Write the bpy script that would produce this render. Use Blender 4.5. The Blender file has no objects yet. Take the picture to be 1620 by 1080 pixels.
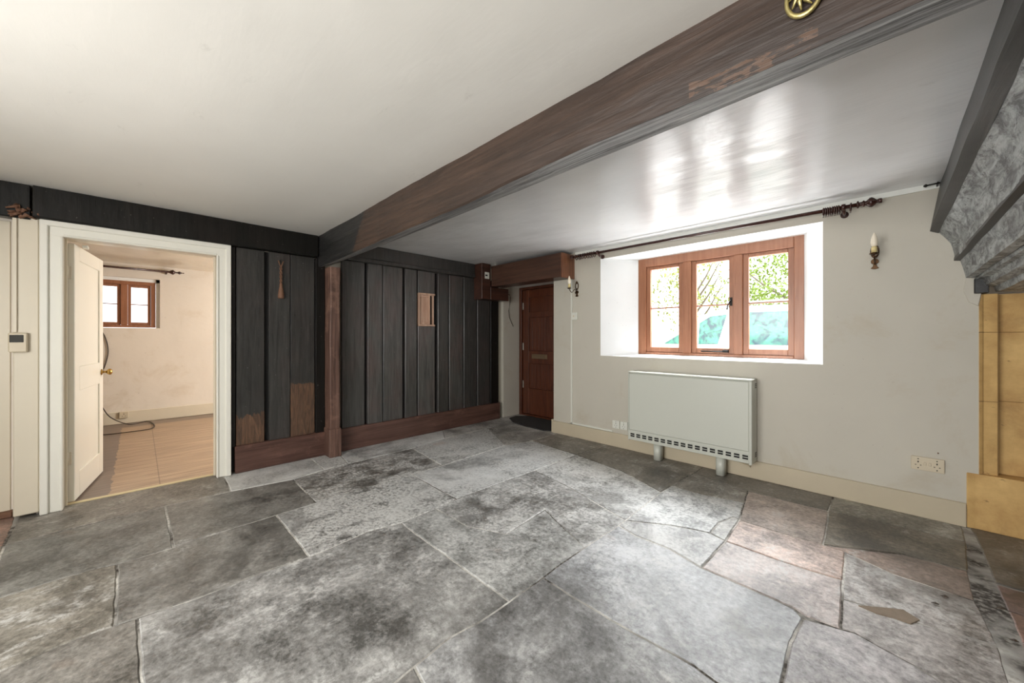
import bpy, bmesh, math, random
from mathutils import Vector, Matrix, noise
random.seed(7)
C = bpy.context.scene.collection
S = bpy.context.scene
PI = math.pi

# ------------------------------------------------------------------ camera, sky, exposure
H = 1.2                     # eye height
FP = 592.0                  # focal length in pixels of the 1620 px wide frame
cam_d = bpy.data.cameras.new('camera')
cam = bpy.data.objects.new('camera', cam_d); C.objects.link(cam)
cam.location = (0, 0, H)
cam.rotation_euler = (math.radians(90), 0, math.radians(45.1))
cam_d.sensor_width = 36.0
cam_d.lens = FP / 1620 * 36.0
cam_d.shift_y = -7.0 / 1620
cam_d.clip_start = 0.02
S.camera = cam

w = bpy.data.worlds.new('world'); S.world = w; w.use_nodes = True
bg = w.node_tree.nodes['Background']
bg.inputs[0].default_value = (0.95, 0.975, 1.0, 1)
bg.inputs[1].default_value = 0.8
S.view_settings.view_transform = 'Standard'
S.view_settings.look = 'None'
S.view_settings.gamma = 1
S.view_settings.use_curve_mapping = False
S.view_settings.exposure = 2.1
S.cycles.max_bounces = 12
S.cycles.diffuse_bounces = 8
S.cycles.glossy_bounces = 4
S.cycles.transparent_max_bounces = 12
S.cycles.use_denoising = True
S.cycles.sample_clamp_indirect = 6
S.cycles.caustics_reflective = False
S.cycles.caustics_refractive = False

def portal(name, loc, rot, sx, sy):
    l = bpy.data.lights.new(name, 'AREA'); l.shape = 'RECTANGLE'; l.size = sx; l.size_y = sy
    l.cycles.is_portal = True
    o = bpy.data.objects.new(name, l); C.objects.link(o); o.location = loc; o.rotation_euler = rot
    return o
portal('window_portal', (-1.25, 4.14, 1.54), (math.radians(-90), 0, 0), 1.5, 1.1)
portal('window_portal_rear', (-1.6, -1.98, 1.5), (math.radians(90), 0, 0), 1.9, 1.3)
portal('window_portal_far_room', (-4.95, 3.98, 1.45), (math.radians(-90), 0, 0), 1.5, 1.3)
portal('window_portal_far_small', (-7.75, -0.13, 1.68), (0, math.radians(-90), 0), 0.7, 0.6)

def area(name, loc, rot, sx, sy, watts, col):
    l = bpy.data.lights.new(name, 'AREA'); l.shape = 'RECTANGLE'; l.size = sx; l.size_y = sy
    l.energy = watts; l.color = col
    o = bpy.data.objects.new(name, l); C.objects.link(o); o.location = loc; o.rotation_euler = rot
    return o
# added area lamps that brighten the rooms as window daylight would
area('rear_fill_lamp', (-0.9, -1.75, 1.30), (math.radians(86), 0, 0), 2.4, 1.5, 36, (1.0, 0.985, 0.96))  # unseen fill lamp standing inside the room behind the camera
area('window_high_fill_lamp', (-1.25, 5.3, 3.3), (math.radians(-50), 0, 0), 2.6, 1.4, 240, (0.93, 0.97, 1.0))  # added lamp outside, above the view, boosting the sky's light
area('window_low_fill_lamp', (-1.25, 4.85, 0.35), (math.radians(-135), 0, 0), 3.0, 0.8, 76, (0.97, 0.985, 1.0))  # added lamp below the sill, brightens the ceiling like light off gravel
area('far_room_fill_lamp', (-4.95, 3.45, 1.45), (math.radians(-92), 0, math.radians(-36)), 1.1, 1.1, 27, (1.0, 0.97, 0.92))  # added fill lamp inside the far room, out of view

# ------------------------------------------------------------------ image measurements -> room coordinates
YAW = math.radians(45.1)
_c, _s = math.cos(YAW), math.sin(YAW)
RT = (_c, _s); FW = (-_s, _c)
def F(px, py, z=0.0):
    f = FP * (z - H) / (533.0 - py)
    r = (px - 810) / FP * f
    return (RT[0]*r + FW[0]*f, RT[1]*r + FW[1]*f)
def atX(px, X):             # Y on the plane X=const seen at column px
    t = (px - 810) / FP
    a = (RT[0]*t*0 , 0)
    # r = RT.p ; f = FW.p ; r = t f
    return -X * (RT[0] - t*FW[0]) / (RT[1] - t*FW[1])
def atY(px, Y):             # X on the plane Y=const seen at column px
    t = (px - 810) / FP
    return -Y * (RT[1] - t*FW[1]) / (RT[0] - t*FW[0])
def zat(x, y, py):
    f = FW[0]*x + FW[1]*y
    return H + (533.0 - py) * f / FP

# ------------------------------------------------------------------ mesh helpers
class MB:
    def __init__(s): s.bm = bmesh.new()
    def box(s, x0, x1, y0, y1, z0, z1, bev=0.0, M=None, seg=1):
        b = bmesh.new()
        bmesh.ops.create_cube(b, size=1)
        for v in b.verts:
            v.co = Vector(((x0+x1)/2 + v.co.x*(x1-x0), (y0+y1)/2 + v.co.y*(y1-y0), (z0+z1)/2 + v.co.z*(z1-z0)))
        if bev > 0:
            bmesh.ops.bevel(b, geom=list(b.edges), offset=bev, segments=seg, affect='EDGES', profile=0.6)
        return s.merge(b, M)
    def merge(s, b, M=None):
        if M is not None: bmesh.ops.transform(b, matrix=M, verts=b.verts)
        me = bpy.data.meshes.new('t'); b.to_mesh(me); b.free()
        s.bm.from_mesh(me); bpy.data.meshes.remove(me)
        return s
    def prism(s, pts, vec, bev=0.0, M=None):        # polygon pts (3d) swept by vec
        b = bmesh.new()
        vec = Vector(vec)
        a = [b.verts.new(p) for p in pts]; c = [b.verts.new(Vector(p)+vec) for p in pts]
        b.faces.new(a); b.faces.new(list(reversed(c)))
        n = len(pts)
        for i in range(n): b.faces.new((a[i], c[i], c[(i+1)%n], a[(i+1)%n]))
        bmesh.ops.recalc_face_normals(b, faces=b.faces)
        if bev > 0: bmesh.ops.bevel(b, geom=list(b.edges), offset=bev, segments=1, affect='EDGES')
        return s.merge(b, M)
    def loft(s, secs, cap=True, M=None, closed=True):   # list of rings of 3d points
        b = bmesh.new()
        R = [[b.verts.new(p) for p in r] for r in secs]
        n = len(secs[0])
        for i in range(len(R)-1):
            for j in range(n if closed else n-1):
                b.faces.new((R[i][j], R[i][(j+1)%n], R[i+1][(j+1)%n], R[i+1][j]))
        if cap:
            b.faces.new(R[0][::-1]); b.faces.new(R[-1])
        bmesh.ops.recalc_face_normals(b, faces=b.faces)
        return s.merge(b, M)
    def lathe(s, prof, seg=20, M=None):             # prof: (r, z) list around z
        b = bmesh.new(); rings = []
        for r, z in prof:
            rings.append([b.verts.new((r*math.cos(2*PI*k/seg), r*math.sin(2*PI*k/seg), z)) for k in range(seg)])
        for i in range(len(rings)-1):
            for k in range(seg):
                b.faces.new((rings[i][k], rings[i][(k+1)%seg], rings[i+1][(k+1)%seg], rings[i+1][k]))
        b.faces.new(rings[0][::-1]); b.faces.new(rings[-1])
        bmesh.ops.recalc_face_normals(b, faces=b.faces)
        for f in b.faces: f.smooth = len(f.verts) == 4
        return s.merge(b, M)
    def tube(s, pts, r, seg=10, M=None):
        pts = [Vector(p) for p in pts]; b = bmesh.new(); rings = []
        rr = r if isinstance(r, (list, tuple)) else [r]*len(pts)
        up = Vector((0.13, 0.21, 0.97))
        for i, p in enumerate(pts):
            d = (pts[min(i+1, len(pts)-1)] - pts[max(i-1, 0)]).normalized()
            if abs(d.dot(up)) > 0.95: up = Vector((0.97, 0.1, 0.2))
            u = d.cross(up).normalized(); v = d.cross(u).normalized()
            up = -v if v.dot(up) < 0 else v
            v = d.cross(u).normalized()
            rings.append([b.verts.new(p + (u*math.cos(2*PI*k/seg) + v*math.sin(2*PI*k/seg))*rr[i]) for k in range(seg)])
        for i in range(len(rings)-1):
            # choose rotation that keeps the ring aligned
            off = min(range(seg), key=lambda o: (rings[i][0].co - rings[i+1][o].co).length)
            rings[i+1] = rings[i+1][off:] + rings[i+1][:off]
            for k in range(seg):
                f = b.faces.new((rings[i][k], rings[i][(k+1)%seg], rings[i+1][(k+1)%seg], rings[i+1][k])); f.smooth = True
        b.faces.new(rings[0][::-1]); b.faces.new(rings[-1])
        bmesh.ops.recalc_face_normals(b, faces=b.faces)
        return s.merge(b, M)
    def torus(s, R, r, M=None, seg=20, ms=8):
        b = bmesh.new(); rings = []
        for i in range(seg):
            a = 2*PI*i/seg
            rings.append([b.verts.new(((R + r*math.cos(2*PI*k/ms))*math.cos(a), (R + r*math.cos(2*PI*k/ms))*math.sin(a), r*math.sin(2*PI*k/ms))) for k in range(ms)])
        for i in range(seg):
            for k in range(ms):
                f = b.faces.new((rings[i][k], rings[(i+1)%seg][k], rings[(i+1)%seg][(k+1)%ms], rings[i][(k+1)%ms])); f.smooth = True
        bmesh.ops.recalc_face_normals(b, faces=b.faces)
        return s.merge(b, M)

def build(name, mb, mat, parent=None, kind=None, label=None, cat=None, group=None, origin=None, xf=None):
    bm = mb.bm
    if parent is None and origin is None:
        xs = [v.co.x for v in bm.verts]; ys = [v.co.y for v in bm.verts]; zs = [v.co.z for v in bm.verts]
        origin = Vector(((min(xs)+max(xs))/2, (min(ys)+max(ys))/2, min(zs)))
    off = Vector((0, 0, 0))
    if parent is None: off = Vector(origin)
    else:
        p = parent
        if not p.get('_local'):
            while p.parent: p = p.parent
            off = p.location.copy()
    bmesh.ops.translate(bm, vec=-off, verts=bm.verts)
    me = bpy.data.meshes.new(name); bm.to_mesh(me); bm.free()
    me.materials.append(mat)
    o = bpy.data.objects.new(name, me); C.objects.link(o)
    if parent is None: o.location = off
    else: o.parent = parent
    if parent is not None and parent.get('_local'): o['_local'] = 1
    if kind: o['kind'] = kind
    if label: o['label'] = label
    if cat: o['category'] = cat
    if group: o['group'] = group
    return o
def thing(name, loc, label=None, cat=None, group=None, kind=None, rotz=0, local=False):
    o = bpy.data.objects.new(name, None); C.objects.link(o); o.location = loc; o.rotation_euler = (0, 0, rotz)
    o.empty_display_size = 0.1
    if label: o['label'] = label
    if cat: o['category'] = cat
    if group: o['group'] = group
    if kind: o['kind'] = kind
    if local: o['_local'] = 1
    return o
def box(*a, **k): return MB().box(*a, **k)
T = Matrix.Translation
def Rm(a, ax): return Matrix.Rotation(a, 4, ax)

# ------------------------------------------------------------------ materials
def lin(c):
    return tuple(((x/255)/12.92 if x/255 <= 0.04045 else ((x/255+0.055)/1.055)**2.4) for x in c) + (1,)
class NT:
    def __init__(s, name):
        s.m = bpy.data.materials.new(name); s.m.use_nodes = True
        s.t = s.m.node_tree; s.b = s.t.nodes['Principled BSDF']
        s.tc = s.t.nodes.new('ShaderNodeTexCoord')
    def n(s, typ, **k):
        o = s.t.nodes.new(typ)
        for a, v in k.items(): setattr(o, a, v)
        return o
    def l(s, a, b): s.t.links.new(a, b)
    def map(s, scale=(1,1,1), loc=(0,0,0), coord='Object', rot=(0,0,0)):
        m = s.n('ShaderNodeMapping'); m.inputs['Scale'].default_value = scale; m.inputs['Location'].default_value = loc
        m.inputs['Rotation'].default_value = rot
        s.l(s.tc.outputs[coord], m.inputs[0]); return m.outputs[0]
    def noise(s, vec, scale=5, detail=4, rough=0.6, dist=0):
        n = s.n('ShaderNodeTexNoise'); n.inputs['Scale'].default_value = scale; n.inputs['Detail'].default_value = detail
        n.inputs['Roughness'].default_value = rough; n.inputs['Distortion'].default_value = dist
        s.l(vec, n.inputs['Vector']); return n.outputs['Fac']
    def ramp(s, fac, stops):
        r = s.n('ShaderNodeValToRGB'); e = r.color_ramp.elements
        e[0].position, e[0].color = stops[0]; e[1].position, e[1].color = stops[-1]
        for p, c in stops[1:-1]:
            x = e.new(p); x.color = c
        s.l(fac, r.inputs[0]); return r.outputs[0]
    def gray(s, fac, a, b, va=0.0, vb=1.0):
        return s.ramp(fac, [(a, (va,)*3+(1,)), (b, (vb,)*3+(1,))])
    def mix(s, fac, a, b, mode='MIX'):
        m = s.n('ShaderNodeMix', data_type='RGBA', blend_type=mode)
        for i, v in ((0, fac), (6, a), (7, b)):
            if isinstance(v, (int, float)): m.inputs[i].default_value = v
            elif isinstance(v, tuple): m.inputs[i].default_value = v
            else: s.l(v, m.inputs[i])
        return m.outputs[2]
    def math(s, op, a, b=0.0, clamp=False):
        m = s.n('ShaderNodeMath', operation=op); m.use_clamp = clamp
        for i, v in ((0, a), (1, b)):
            if isinstance(v, (int, float)): m.inputs[i].default_value = v
            else: s.l(v, m.inputs[i])
        return m.outputs[0]
    def bump(s, h, strength=0.3, dist=0.01, prev=None):
        b = s.n('ShaderNodeBump'); b.inputs['Strength'].default_value = strength; b.inputs['Distance'].default_value = dist
        s.l(h, b.inputs['Height'])
        if prev is not None: s.l(prev, b.inputs['Normal'])
        s.l(b.outputs[0], s.b.inputs['Normal']); return b.outputs[0]
    def col(s, c):
        if isinstance(c, tuple): s.b.inputs['Base Color'].default_value = c
        else: s.l(c, s.b.inputs['Base Color'])
    def rough(s, r):
        if isinstance(r, (int, float)): s.b.inputs['Roughness'].default_value = r
        else: s.l(r, s.b.inputs['Roughness'])

def plain(name, rgb, rough=0.5, metal=0.0, vary=0.12, bump=0.0, nscale=6):
    t = NT(name); v = t.map()
    c = lin(rgb); d = tuple(x*(1-vary) for x in c[:3])+(1,)
    t.col(t.mix(t.noise(v, nscale, 5), d, c)); t.rough(rough); t.b.inputs['Metallic'].default_value = metal
    if bump: t.bump(t.noise(v, 60, 4), bump, 0.003)
    return t.m
def plaster(name, rgb, rough=0.6, big=0.35, stain=None, spec=0.5):
    t = NT(name); v = t.map()
    c = lin(rgb)
    a = t.mix(t.gray(t.noise(v, 1.3, 5, 0.55), 0.3, 0.75), tuple(x*0.90 for x in c[:3])+(1,), c)
    if stain:
        m = t.math('MULTIPLY', t.gray(t.noise(v, 2.2, 6, 0.7, 0.4), 0.56, 0.72), 0.5)
        a = t.mix(m, a, lin(stain))
    spk = t.gray(t.noise(v, 38, 3, 0.5), 0.70, 0.76)
    a = t.mix(t.math('MULTIPLY', spk, 0.25), a, lin((120, 105, 85)))
    t.col(a); t.rough(rough); t.b.inputs['Specular IOR Level'].default_value = spec
    n1 = t.bump(t.noise(v, 2.5, 3, 0.5), big, 0.03)
    t.bump(t.noise(v, 26, 4, 0.6), 0.12, 0.004, n1)
    return t.m
def wood(name, rgb, dark, axis='z', rough=0.45, grain=1.0, bump=0.25, contrast=(0.35, 0.65), patch=None, scale=1.0):
    t = NT(name)
    sc = {'x': (1.2, 22, 22), 'y': (22, 1.2, 22), 'z': (22, 22, 1.2)}[axis]
    sc = tuple(q*scale for q in sc)
    v = t.map(sc)
    n = t.noise(v, 1.6*grain, 6, 0.65, 0.7)
    c = t.mix(t.gray(n, *contrast), lin(dark), lin(rgb))
    big = t.noise(t.map(), 3.0, 4, 0.6)
    c = t.mix(t.math('MULTIPLY', t.gray(big, 0.4, 0.7), 0.45), c, lin(dark))
    if patch: c = t.mix(t.gray(t.noise(t.map((1,1,1),(4,7,3)), 2.6, 6, 0.7), 0.55, 0.72), c, lin(patch))
    t.col(c); t.rough(rough)
    n1 = t.bump(n, bump, 0.004)
    return t.m

M = {}
M['wall'] = plaster('cream_plaster', (194, 189, 176), 0.62, 0.25, (176, 164, 142))
M['wall_far'] = plaster('far_room_plaster', (222, 214, 203), 0.6, 0.3, (196, 180, 158))
M['reveal'] = plaster('white_reveal', (236, 238, 238), 0.55, 0.25)
M['soffit'] = plaster('reveal_soffit', (236, 238, 232), 0.55, 0.2)
M['cream'] = plain('cream_gloss_paint', (214, 205, 186), 0.3, 0, 0.10, 0.08, 3)
M['white_paint'] = plain('white_gloss_paint', (226, 224, 214), 0.28, 0, 0.06, 0.05, 3)
M['skirt'] = plain('cream_skirting_paint', (196, 184, 160), 0.4, 0, 0.16, 0.1, 4)
M['plastic'] = plain('cream_plastic', (204, 192, 168), 0.35, 0, 0.05)
M['white_plastic'] = plain('white_plastic', (216, 216, 206), 0.35, 0, 0.04)
M['heater'] = plain('heater_enamel', (192, 194, 184), 0.35, 0, 0.03, 0, 2)
M['black'] = plain('black_slot', (14, 13, 12), 0.7, 0, 0.1)
M['dark_glass'] = plain('dark_display', (12, 15, 18), 0.08, 0, 0.1)
M['brass'] = plain('brass', (196, 160, 92), 0.25, 1.0, 0.25, 0.1, 30)
M['old_brass'] = plain('pale_brass', (205, 190, 130), 0.38, 0.8, 0.35, 0.5, 60)
M['iron'] = plain('black_iron', (34, 30, 27), 0.45, 0.6, 0.3, 0.3, 40)
M['bronze'] = plain('bronze_metal', (82, 58, 36), 0.38, 0.8, 0.5, 0.3, 60)
M['steel'] = plain('steel_hinge', (190, 188, 180), 0.3, 0.9, 0.1)
M['bulb'] = plain('opal_bulb_glass', (236, 226, 206), 0.2, 0, 0.03)
M['candle'] = plain('candle_tube', (214, 196, 140), 0.4, 0, 0.1)
M['rust'] = plain('rusty_brown', (128, 92, 70), 0.7, 0.1, 0.45, 0.6, 50)
M['cable'] = plain('dark_cable', (60, 48, 38), 0.5)
M['cream_cable'] = plain('cream_cable', (196, 182, 155), 0.5)
M['mat'] = plain('black_doormat', (52, 50, 48), 0.95, 0, 0.4, 1.0, 120)
M['win_wood'] = wood('orange_brown_window_wood', (160, 110, 82), (138, 90, 64), 'z', 0.38, 1, 0.1)
M['door_wood'] = wood('red_brown_door_wood', (94, 50, 30), (64, 32, 20), 'z', 0.35, 1, 0.12)
M['mahogany'] = wood('dark_red_boxing', (80, 50, 38), (50, 30, 24), 'y', 0.35, 1, 0.12)
M['lintel_x'] = wood('brown_lintel_boxing', (90, 62, 48), (58, 38, 30), 'x', 0.4, 0.8, 0.25)
M['skirt_wood'] = wood('dark_red_brown_skirting', (104, 76, 66), (66, 44, 38), 'y', 0.36, 0.7, 0.2, patch=(122, 90, 78))
M['post'] = wood('weathered_brown_post', (116, 88, 76), (64, 42, 34), 'z', 0.5, 0.8, 0.5, patch=(140, 108, 92))
M['pole'] = wood('dark_curtain_pole', (76, 46, 38), (48, 28, 24), 'x', 0.25, 1, 0.05)
M['hatch'] = wood('pink_brown_hatch_wood', (206, 176, 154), (176, 138, 116), 'z', 0.5, 1, 0.15)

def black_board(name, seed, lift=0.0, red=0.3, bare=None):
    t = NT(name)
    v = t.map((24, 24, 1.6), (seed*3.1, seed*1.7, seed))
    n = t.noise(v, 1.5, 6, 0.7, 0.8)
    lo, hi = 26+lift*0.5, 54+lift
    c = t.mix(t.gray(n, 0.3, 0.72), lin((lo, lo-1, lo-2)), lin((hi, hi-1, hi-4)))
    p = t.noise(t.map((1.6, 1.6, 0.8), (seed*5, seed*2, seed*9)), 2.4, 5, 0.65)
    c = t.mix(t.math('MULTIPLY', t.gray(p, 0.45, 0.72), red), c, lin((96, 70, 66)))
    # flecks of old limewash
    k = t.gray(t.noise(t.map(), 60, 2, 0.4), 0.735, 0.76)
    c = t.mix(t.math('MULTIPLY', k, 0.5), c, lin((120, 118, 112)))
    r = t.gray(t.noise(v, 2.5, 4), 0.2, 0.8, 0.24, 0.5)
    if bare is not None:      # paint worn off near the floor: a stain of its own shape
        sep = t.n('ShaderNodeSeparateXYZ'); t.l(t.map(), sep.inputs[0])
        edge = t.math('ADD', sep.outputs[2], t.math('MULTIPLY', t.noise(t.map((9, 9, 2)), 1.0, 4, 0.6), 0.40 if bare[1] else 0.10))
        m = t.math('LESS_THAN', edge, bare[0])
        wn = t.noise(t.map((16, 16, 2.2)), 1.4, 6, 0.6, 2.6)
        c = t.mix(m, c, t.mix(t.gray(wn, 0.3, 0.68), lin((52, 40, 33)), lin((108, 80, 60))))
    t.col(c); t.rough(r)
    t.b.inputs['Specular IOR Level'].default_value = 0.6
    n1 = t.bump(n, 0.35, 0.004)
    t.bump(t.noise(t.map((3, 3, 1.5)), 3, 3), 0.2, 0.02, n1)
    return t.m
BB = [black_board('black_stained_board_%s' % 'abcd'[i], i+1, [24, 36, 12, 26][i], [0.25, 0.45, 0.15, 0.5][i]) for i in range(4)]  # raised greys paint in some of the window's sheen on these boards
M['bb_dark'] = black_board('black_painted_timber', 11, -26, 0.05)
M['bb_dark'].node_tree.nodes['Principled BSDF'].inputs['Specular IOR Level'].default_value = 0.25
M['bb_grey'] = black_board('grey_black_timber', 21, 10, 0.08)
M['bb_bare'] = black_board('black_board_worn_to_bare_wood', 13, 4, 0.1, (0.70, True))
M['bb_bare2'] = black_board('black_board_with_bare_foot', 17, 4, 0.1, (0.80, False))

def beam_mat():
    t = NT('dark_brown_oak_beam')
    v = t.map((1.3, 20, 20)); n = t.noise(v, 1.5, 7, 0.68, 0.9)
    c = t.mix(t.gray(n, 0.32, 0.7), lin((44, 33, 27)), lin((74, 56, 45)))
    p = t.noise(t.map((0.7, 2, 2)), 1.6, 5, 0.6)
    c = t.mix(t.math('MULTIPLY', t.gray(p, 0.42, 0.68), 0.7), c, lin((44, 36, 32)))
    # raw worm-eaten gash
    k = t.noise(t.map((3, 12, 12)), 2.2, 6, 0.7, 1)
    geo = t.n('ShaderNodeSeparateXYZ'); t.l(t.map(), geo.inputs[0])
    X = geo.outputs[0]
    # object origin is given below at X=-1.6
    gash = t.math('MULTIPLY', t.math('GREATER_THAN', X, 1.14), t.math('LESS_THAN', X, 1.47))
    low = t.math('LESS_THAN', t.math('ADD', geo.outputs[2], t.math('MULTIPLY', k, -0.10)), 0.025)
    gn = t.math('GREATER_THAN', t.noise(t.map((5, 16, 16)), 2.0, 7, 0.75, 1.2), 0.50)
    c = t.mix(t.math('MULTIPLY', t.math('MULTIPLY', gash, low), t.math('MULTIPLY', gn, 0.7)), c, lin((98, 74, 58)))
    # black painted end beside the wall
    e = t.math('LESS_THAN', t.math('ADD', X, t.math('MULTIPLY', geo.outputs[2], -0.8)), -1.56)
    c = t.mix(e, c, t.mix(t.gray(n, 0.3, 0.7), lin((22, 22, 22)), lin((42, 41, 40))))
    t.col(c); t.rough(t.gray(n, 0.3, 0.7, 0.34, 0.55))
    n1 = t.bump(n, 0.45, 0.008); t.bump(t.noise(t.map((0.8, 3, 3)), 2.2, 3), 0.4, 0.03, n1)
    return t.m
M['beam'] = beam_mat()
def under_mat():
    t = NT('grey_weathered_beam_underside')
    v = t.map((0.9, 26, 26)); n = t.noise(v, 1.6, 8, 0.75, 1.0)
    c = t.mix(t.gray(n, 0.36, 0.64), lin((36, 36, 36)), lin((180, 180, 180)))
    t.col(c); t.rough(0.42); t.bump(n, 0.9, 0.012)
    return t.m
M['under'] = under_mat()
def hood_mat():
    t = NT('peeling_black_grey_painted_oak')
    v = t.map((14, 1.0, 14)); n = t.noise(v, 1.5, 7, 0.72, 0.9)
    f = t.noise(t.map((7, 2.2, 7)), 3.0, 8, 0.78, 0.8)
    c = t.mix(t.gray(f, 0.40, 0.60), lin((62, 65, 67)), lin((176, 182, 182)))
    c = t.mix(t.gray(n, 0.28, 0.44), lin((14, 14, 14)), c)
    k = t.gray(t.noise(t.map((22, 7, 22)), 2.4, 6, 0.7), 0.58, 0.64)
    c = t.mix(t.math('MULTIPLY', k, 0.75), c, lin((22, 20, 19)))
    t.col(c); t.rough(0.42); n1 = t.bump(f, 0.5, 0.012); t.bump(n, 0.6, 0.012, n1)
    return t.m
M['hood'] = hood_mat()
M['hood_dark'] = wood('shaded_black_oak', (28, 27, 27), (8, 8, 8), 'y', 0.45, 1, 0.6)  # darker oak puts the shade of the fillets into the colour
def stone_mat():
    t = NT('golden_ham_stone'); v = t.map()
    n = t.noise(v, 4.0, 8, 0.65)
    c = t.mix(t.gray(n, 0.3, 0.7), lin((176, 136, 82)), lin((224, 188, 124)))
    d = t.gray(t.noise(v, 2.6, 6, 0.7, 0.5), 0.55, 0.75)
    c = t.mix(t.math('MULTIPLY', d, 0.55), c, lin((136, 104, 66)))
    k = t.gray(t.noise(t.map((1, 1, 2)), 14, 4, 0.6), 0.68, 0.72)
    c = t.mix(t.math('MULTIPLY', k, 0.6), c, lin((92, 66, 42)))
    t.col(c); t.rough(0.75); n1 = t.bump(n, 0.3, 0.01); t.bump(t.noise(v, 70, 4), 0.25, 0.003, n1)
    return t.m
M['stone'] = stone_mat()

def flag_mat():
    t = NT('worn_flagstone')
    at = t.n('ShaderNodeAttribute'); at.attribute_name = 'tint'
    v = t.map()
    st = t.map((1.0, 3.2, 1), rot=(0, 0, 0))
    big = t.noise(v, 1.7, 6, 0.62, 0.5)
    mid = t.noise(v, 6.5, 8, 0.72, 0.35)
    fine = t.noise(v, 42, 8, 0.75)
    lay = t.noise(t.map((3.6, 1.1, 1)), 3.2, 8, 0.74, 0.6)
    g = t.math('ADD', t.math('MULTIPLY', big, 0.34), t.math('ADD', t.math('MULTIPLY', mid, 0.33), t.math('MULTIPLY', fine, 0.33)))
    base = t.ramp(g, [(0.42, (0.36, 0.355, 0.34, 1)), (0.5, (1.08, 1.08, 1.07, 1)), (0.58, (1.85, 1.85, 1.84, 1))])
    c = t.mix(1.0, at.outputs['Color'], base, 'MULTIPLY')
    # chalky lime bloom, amount per slab in alpha
    bl = t.math('ADD', t.math('MULTIPLY', lay, 0.45), t.math('MULTIPLY', mid, 0.35))
    bl = t.math('ADD', bl, t.math('MULTIPLY', big, 0.2))
    bl = t.math('ADD', bl, t.math('MULTIPLY', t.math('SUBTRACT', at.outputs['Alpha'], 0.5), 0.34))
    bl = t.gray(bl, 0.515, 0.60)
    bl = t.math('MULTIPLY', bl, t.gray(fine, 0.42, 0.56, 0.10, 0.95))
    c = t.mix(bl, c, lin((196, 196, 193)))
    # dark damp stains
    dk = t.gray(t.noise(t.map((1, 1, 1), (3.3, 8.1, 0)), 1.35, 8, 0.72, 0.6), 0.50, 0.62)
    c = t.mix(t.math('MULTIPLY', dk, 0.55), c, lin((64, 61, 57)))
    # rusty spots
    ru = t.gray(t.noise(t.map((1, 1, 1), (1.3, 2.1, 0)), 1.9, 3, 0.5), 0.685, 0.76)
    c = t.mix(t.math('MULTIPLY', ru, 0.3), c, lin((166, 124, 96)))
    t.col(c)
    t.rough(t.gray(mid, 0.3, 0.7, 0.30, 0.58))
    t.b.inputs['Specular IOR Level'].default_value = 0.55
    n1 = t.bump(t.noise(v, 3.5, 4, 0.5), 0.35, 0.03)
    n2 = t.bump(mid, 0.35, 0.012, n1)
    t.bump(fine, 0.3, 0.004, n2)
    return t.m
M['flag'] = flag_mat()
def mortar_mat():
    t = NT('lime_mortar'); v = t.map()
    n = t.noise(v, 1.4, 4, 0.6)
    c = t.mix(t.gray(n, 0.44, 0.56), lin((58, 52, 46)), lin((206, 203, 196)))
    c = t.mix(t.gray(t.noise(v, 45, 4), 0.45, 0.7), c, lin((150, 146, 138)))
    t.col(c); t.rough(0.9); t.bump(t.noise(v, 60, 5), 0.8, 0.006)
    return t.m
M['mortar'] = mortar_mat()
M['mud'] = plain('brown_chipped_filler', (142, 126, 108), 0.85, 0, 0.4, 0.6, 30)
def boards_mat():
    t = NT('bare_pine_floorboards'); v = t.map()
    sep = t.n('ShaderNodeSeparateXYZ'); t.l(v, sep.inputs[0])
    fx = t.math('FRACT', t.math('MULTIPLY', sep.outputs[0], 1/0.14))
    line = t.math('GREATER_THAN', t.math('ABSOLUTE', t.math('SUBTRACT', fx, 0.5)), 0.482)
    gr = t.noise(t.map((30, 2, 1)), 1.4, 6, 0.6, 0.5)
    cell = t.n('ShaderNodeTexWhiteNoise', noise_dimensions='1D'); t.l(t.math('FLOOR', t.math('MULTIPLY', sep.outputs[0], 1/0.14)), cell.inputs['W'])
    c = t.mix(t.gray(gr, 0.3, 0.7), lin((142, 120, 100)), lin((194, 168, 140)))
    c = t.mix(t.math('MULTIPLY', cell.outputs['Value'], 0.25), c, lin((150, 126, 106)))
    # unstained / dusty margin
    e = t.math('ADD', sep.outputs[1], t.math('MULTIPLY', t.noise(t.map((5, 5, 1)), 1.5, 3), 0.06))
    mg = t.math('LESS_THAN', e, -0.13)
    mg2 = t.math('LESS_THAN', sep.outputs[0], -1.35)
    c = t.mix(t.math('MAXIMUM', t.math('MULTIPLY', mg, 0.8), t.math('MULTIPLY', mg2, 0.7)), c, lin((112, 102, 98)))
    j = t.math('MULTIPLY', t.math('GREATER_THAN', sep.outputs[1], 0.118), t.math('LESS_THAN', sep.outputs[1], 0.124))
    c = t.mix(t.math('MAXIMUM', t.math('MULTIPLY', line, 0.75), t.math('MULTIPLY', j, 0.5)), c, lin((66, 52, 42)))
    t.col(c); t.rough(0.45); t.bump(gr, 0.2, 0.003)
    return t.m
M['boards'] = boards_mat()

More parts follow.
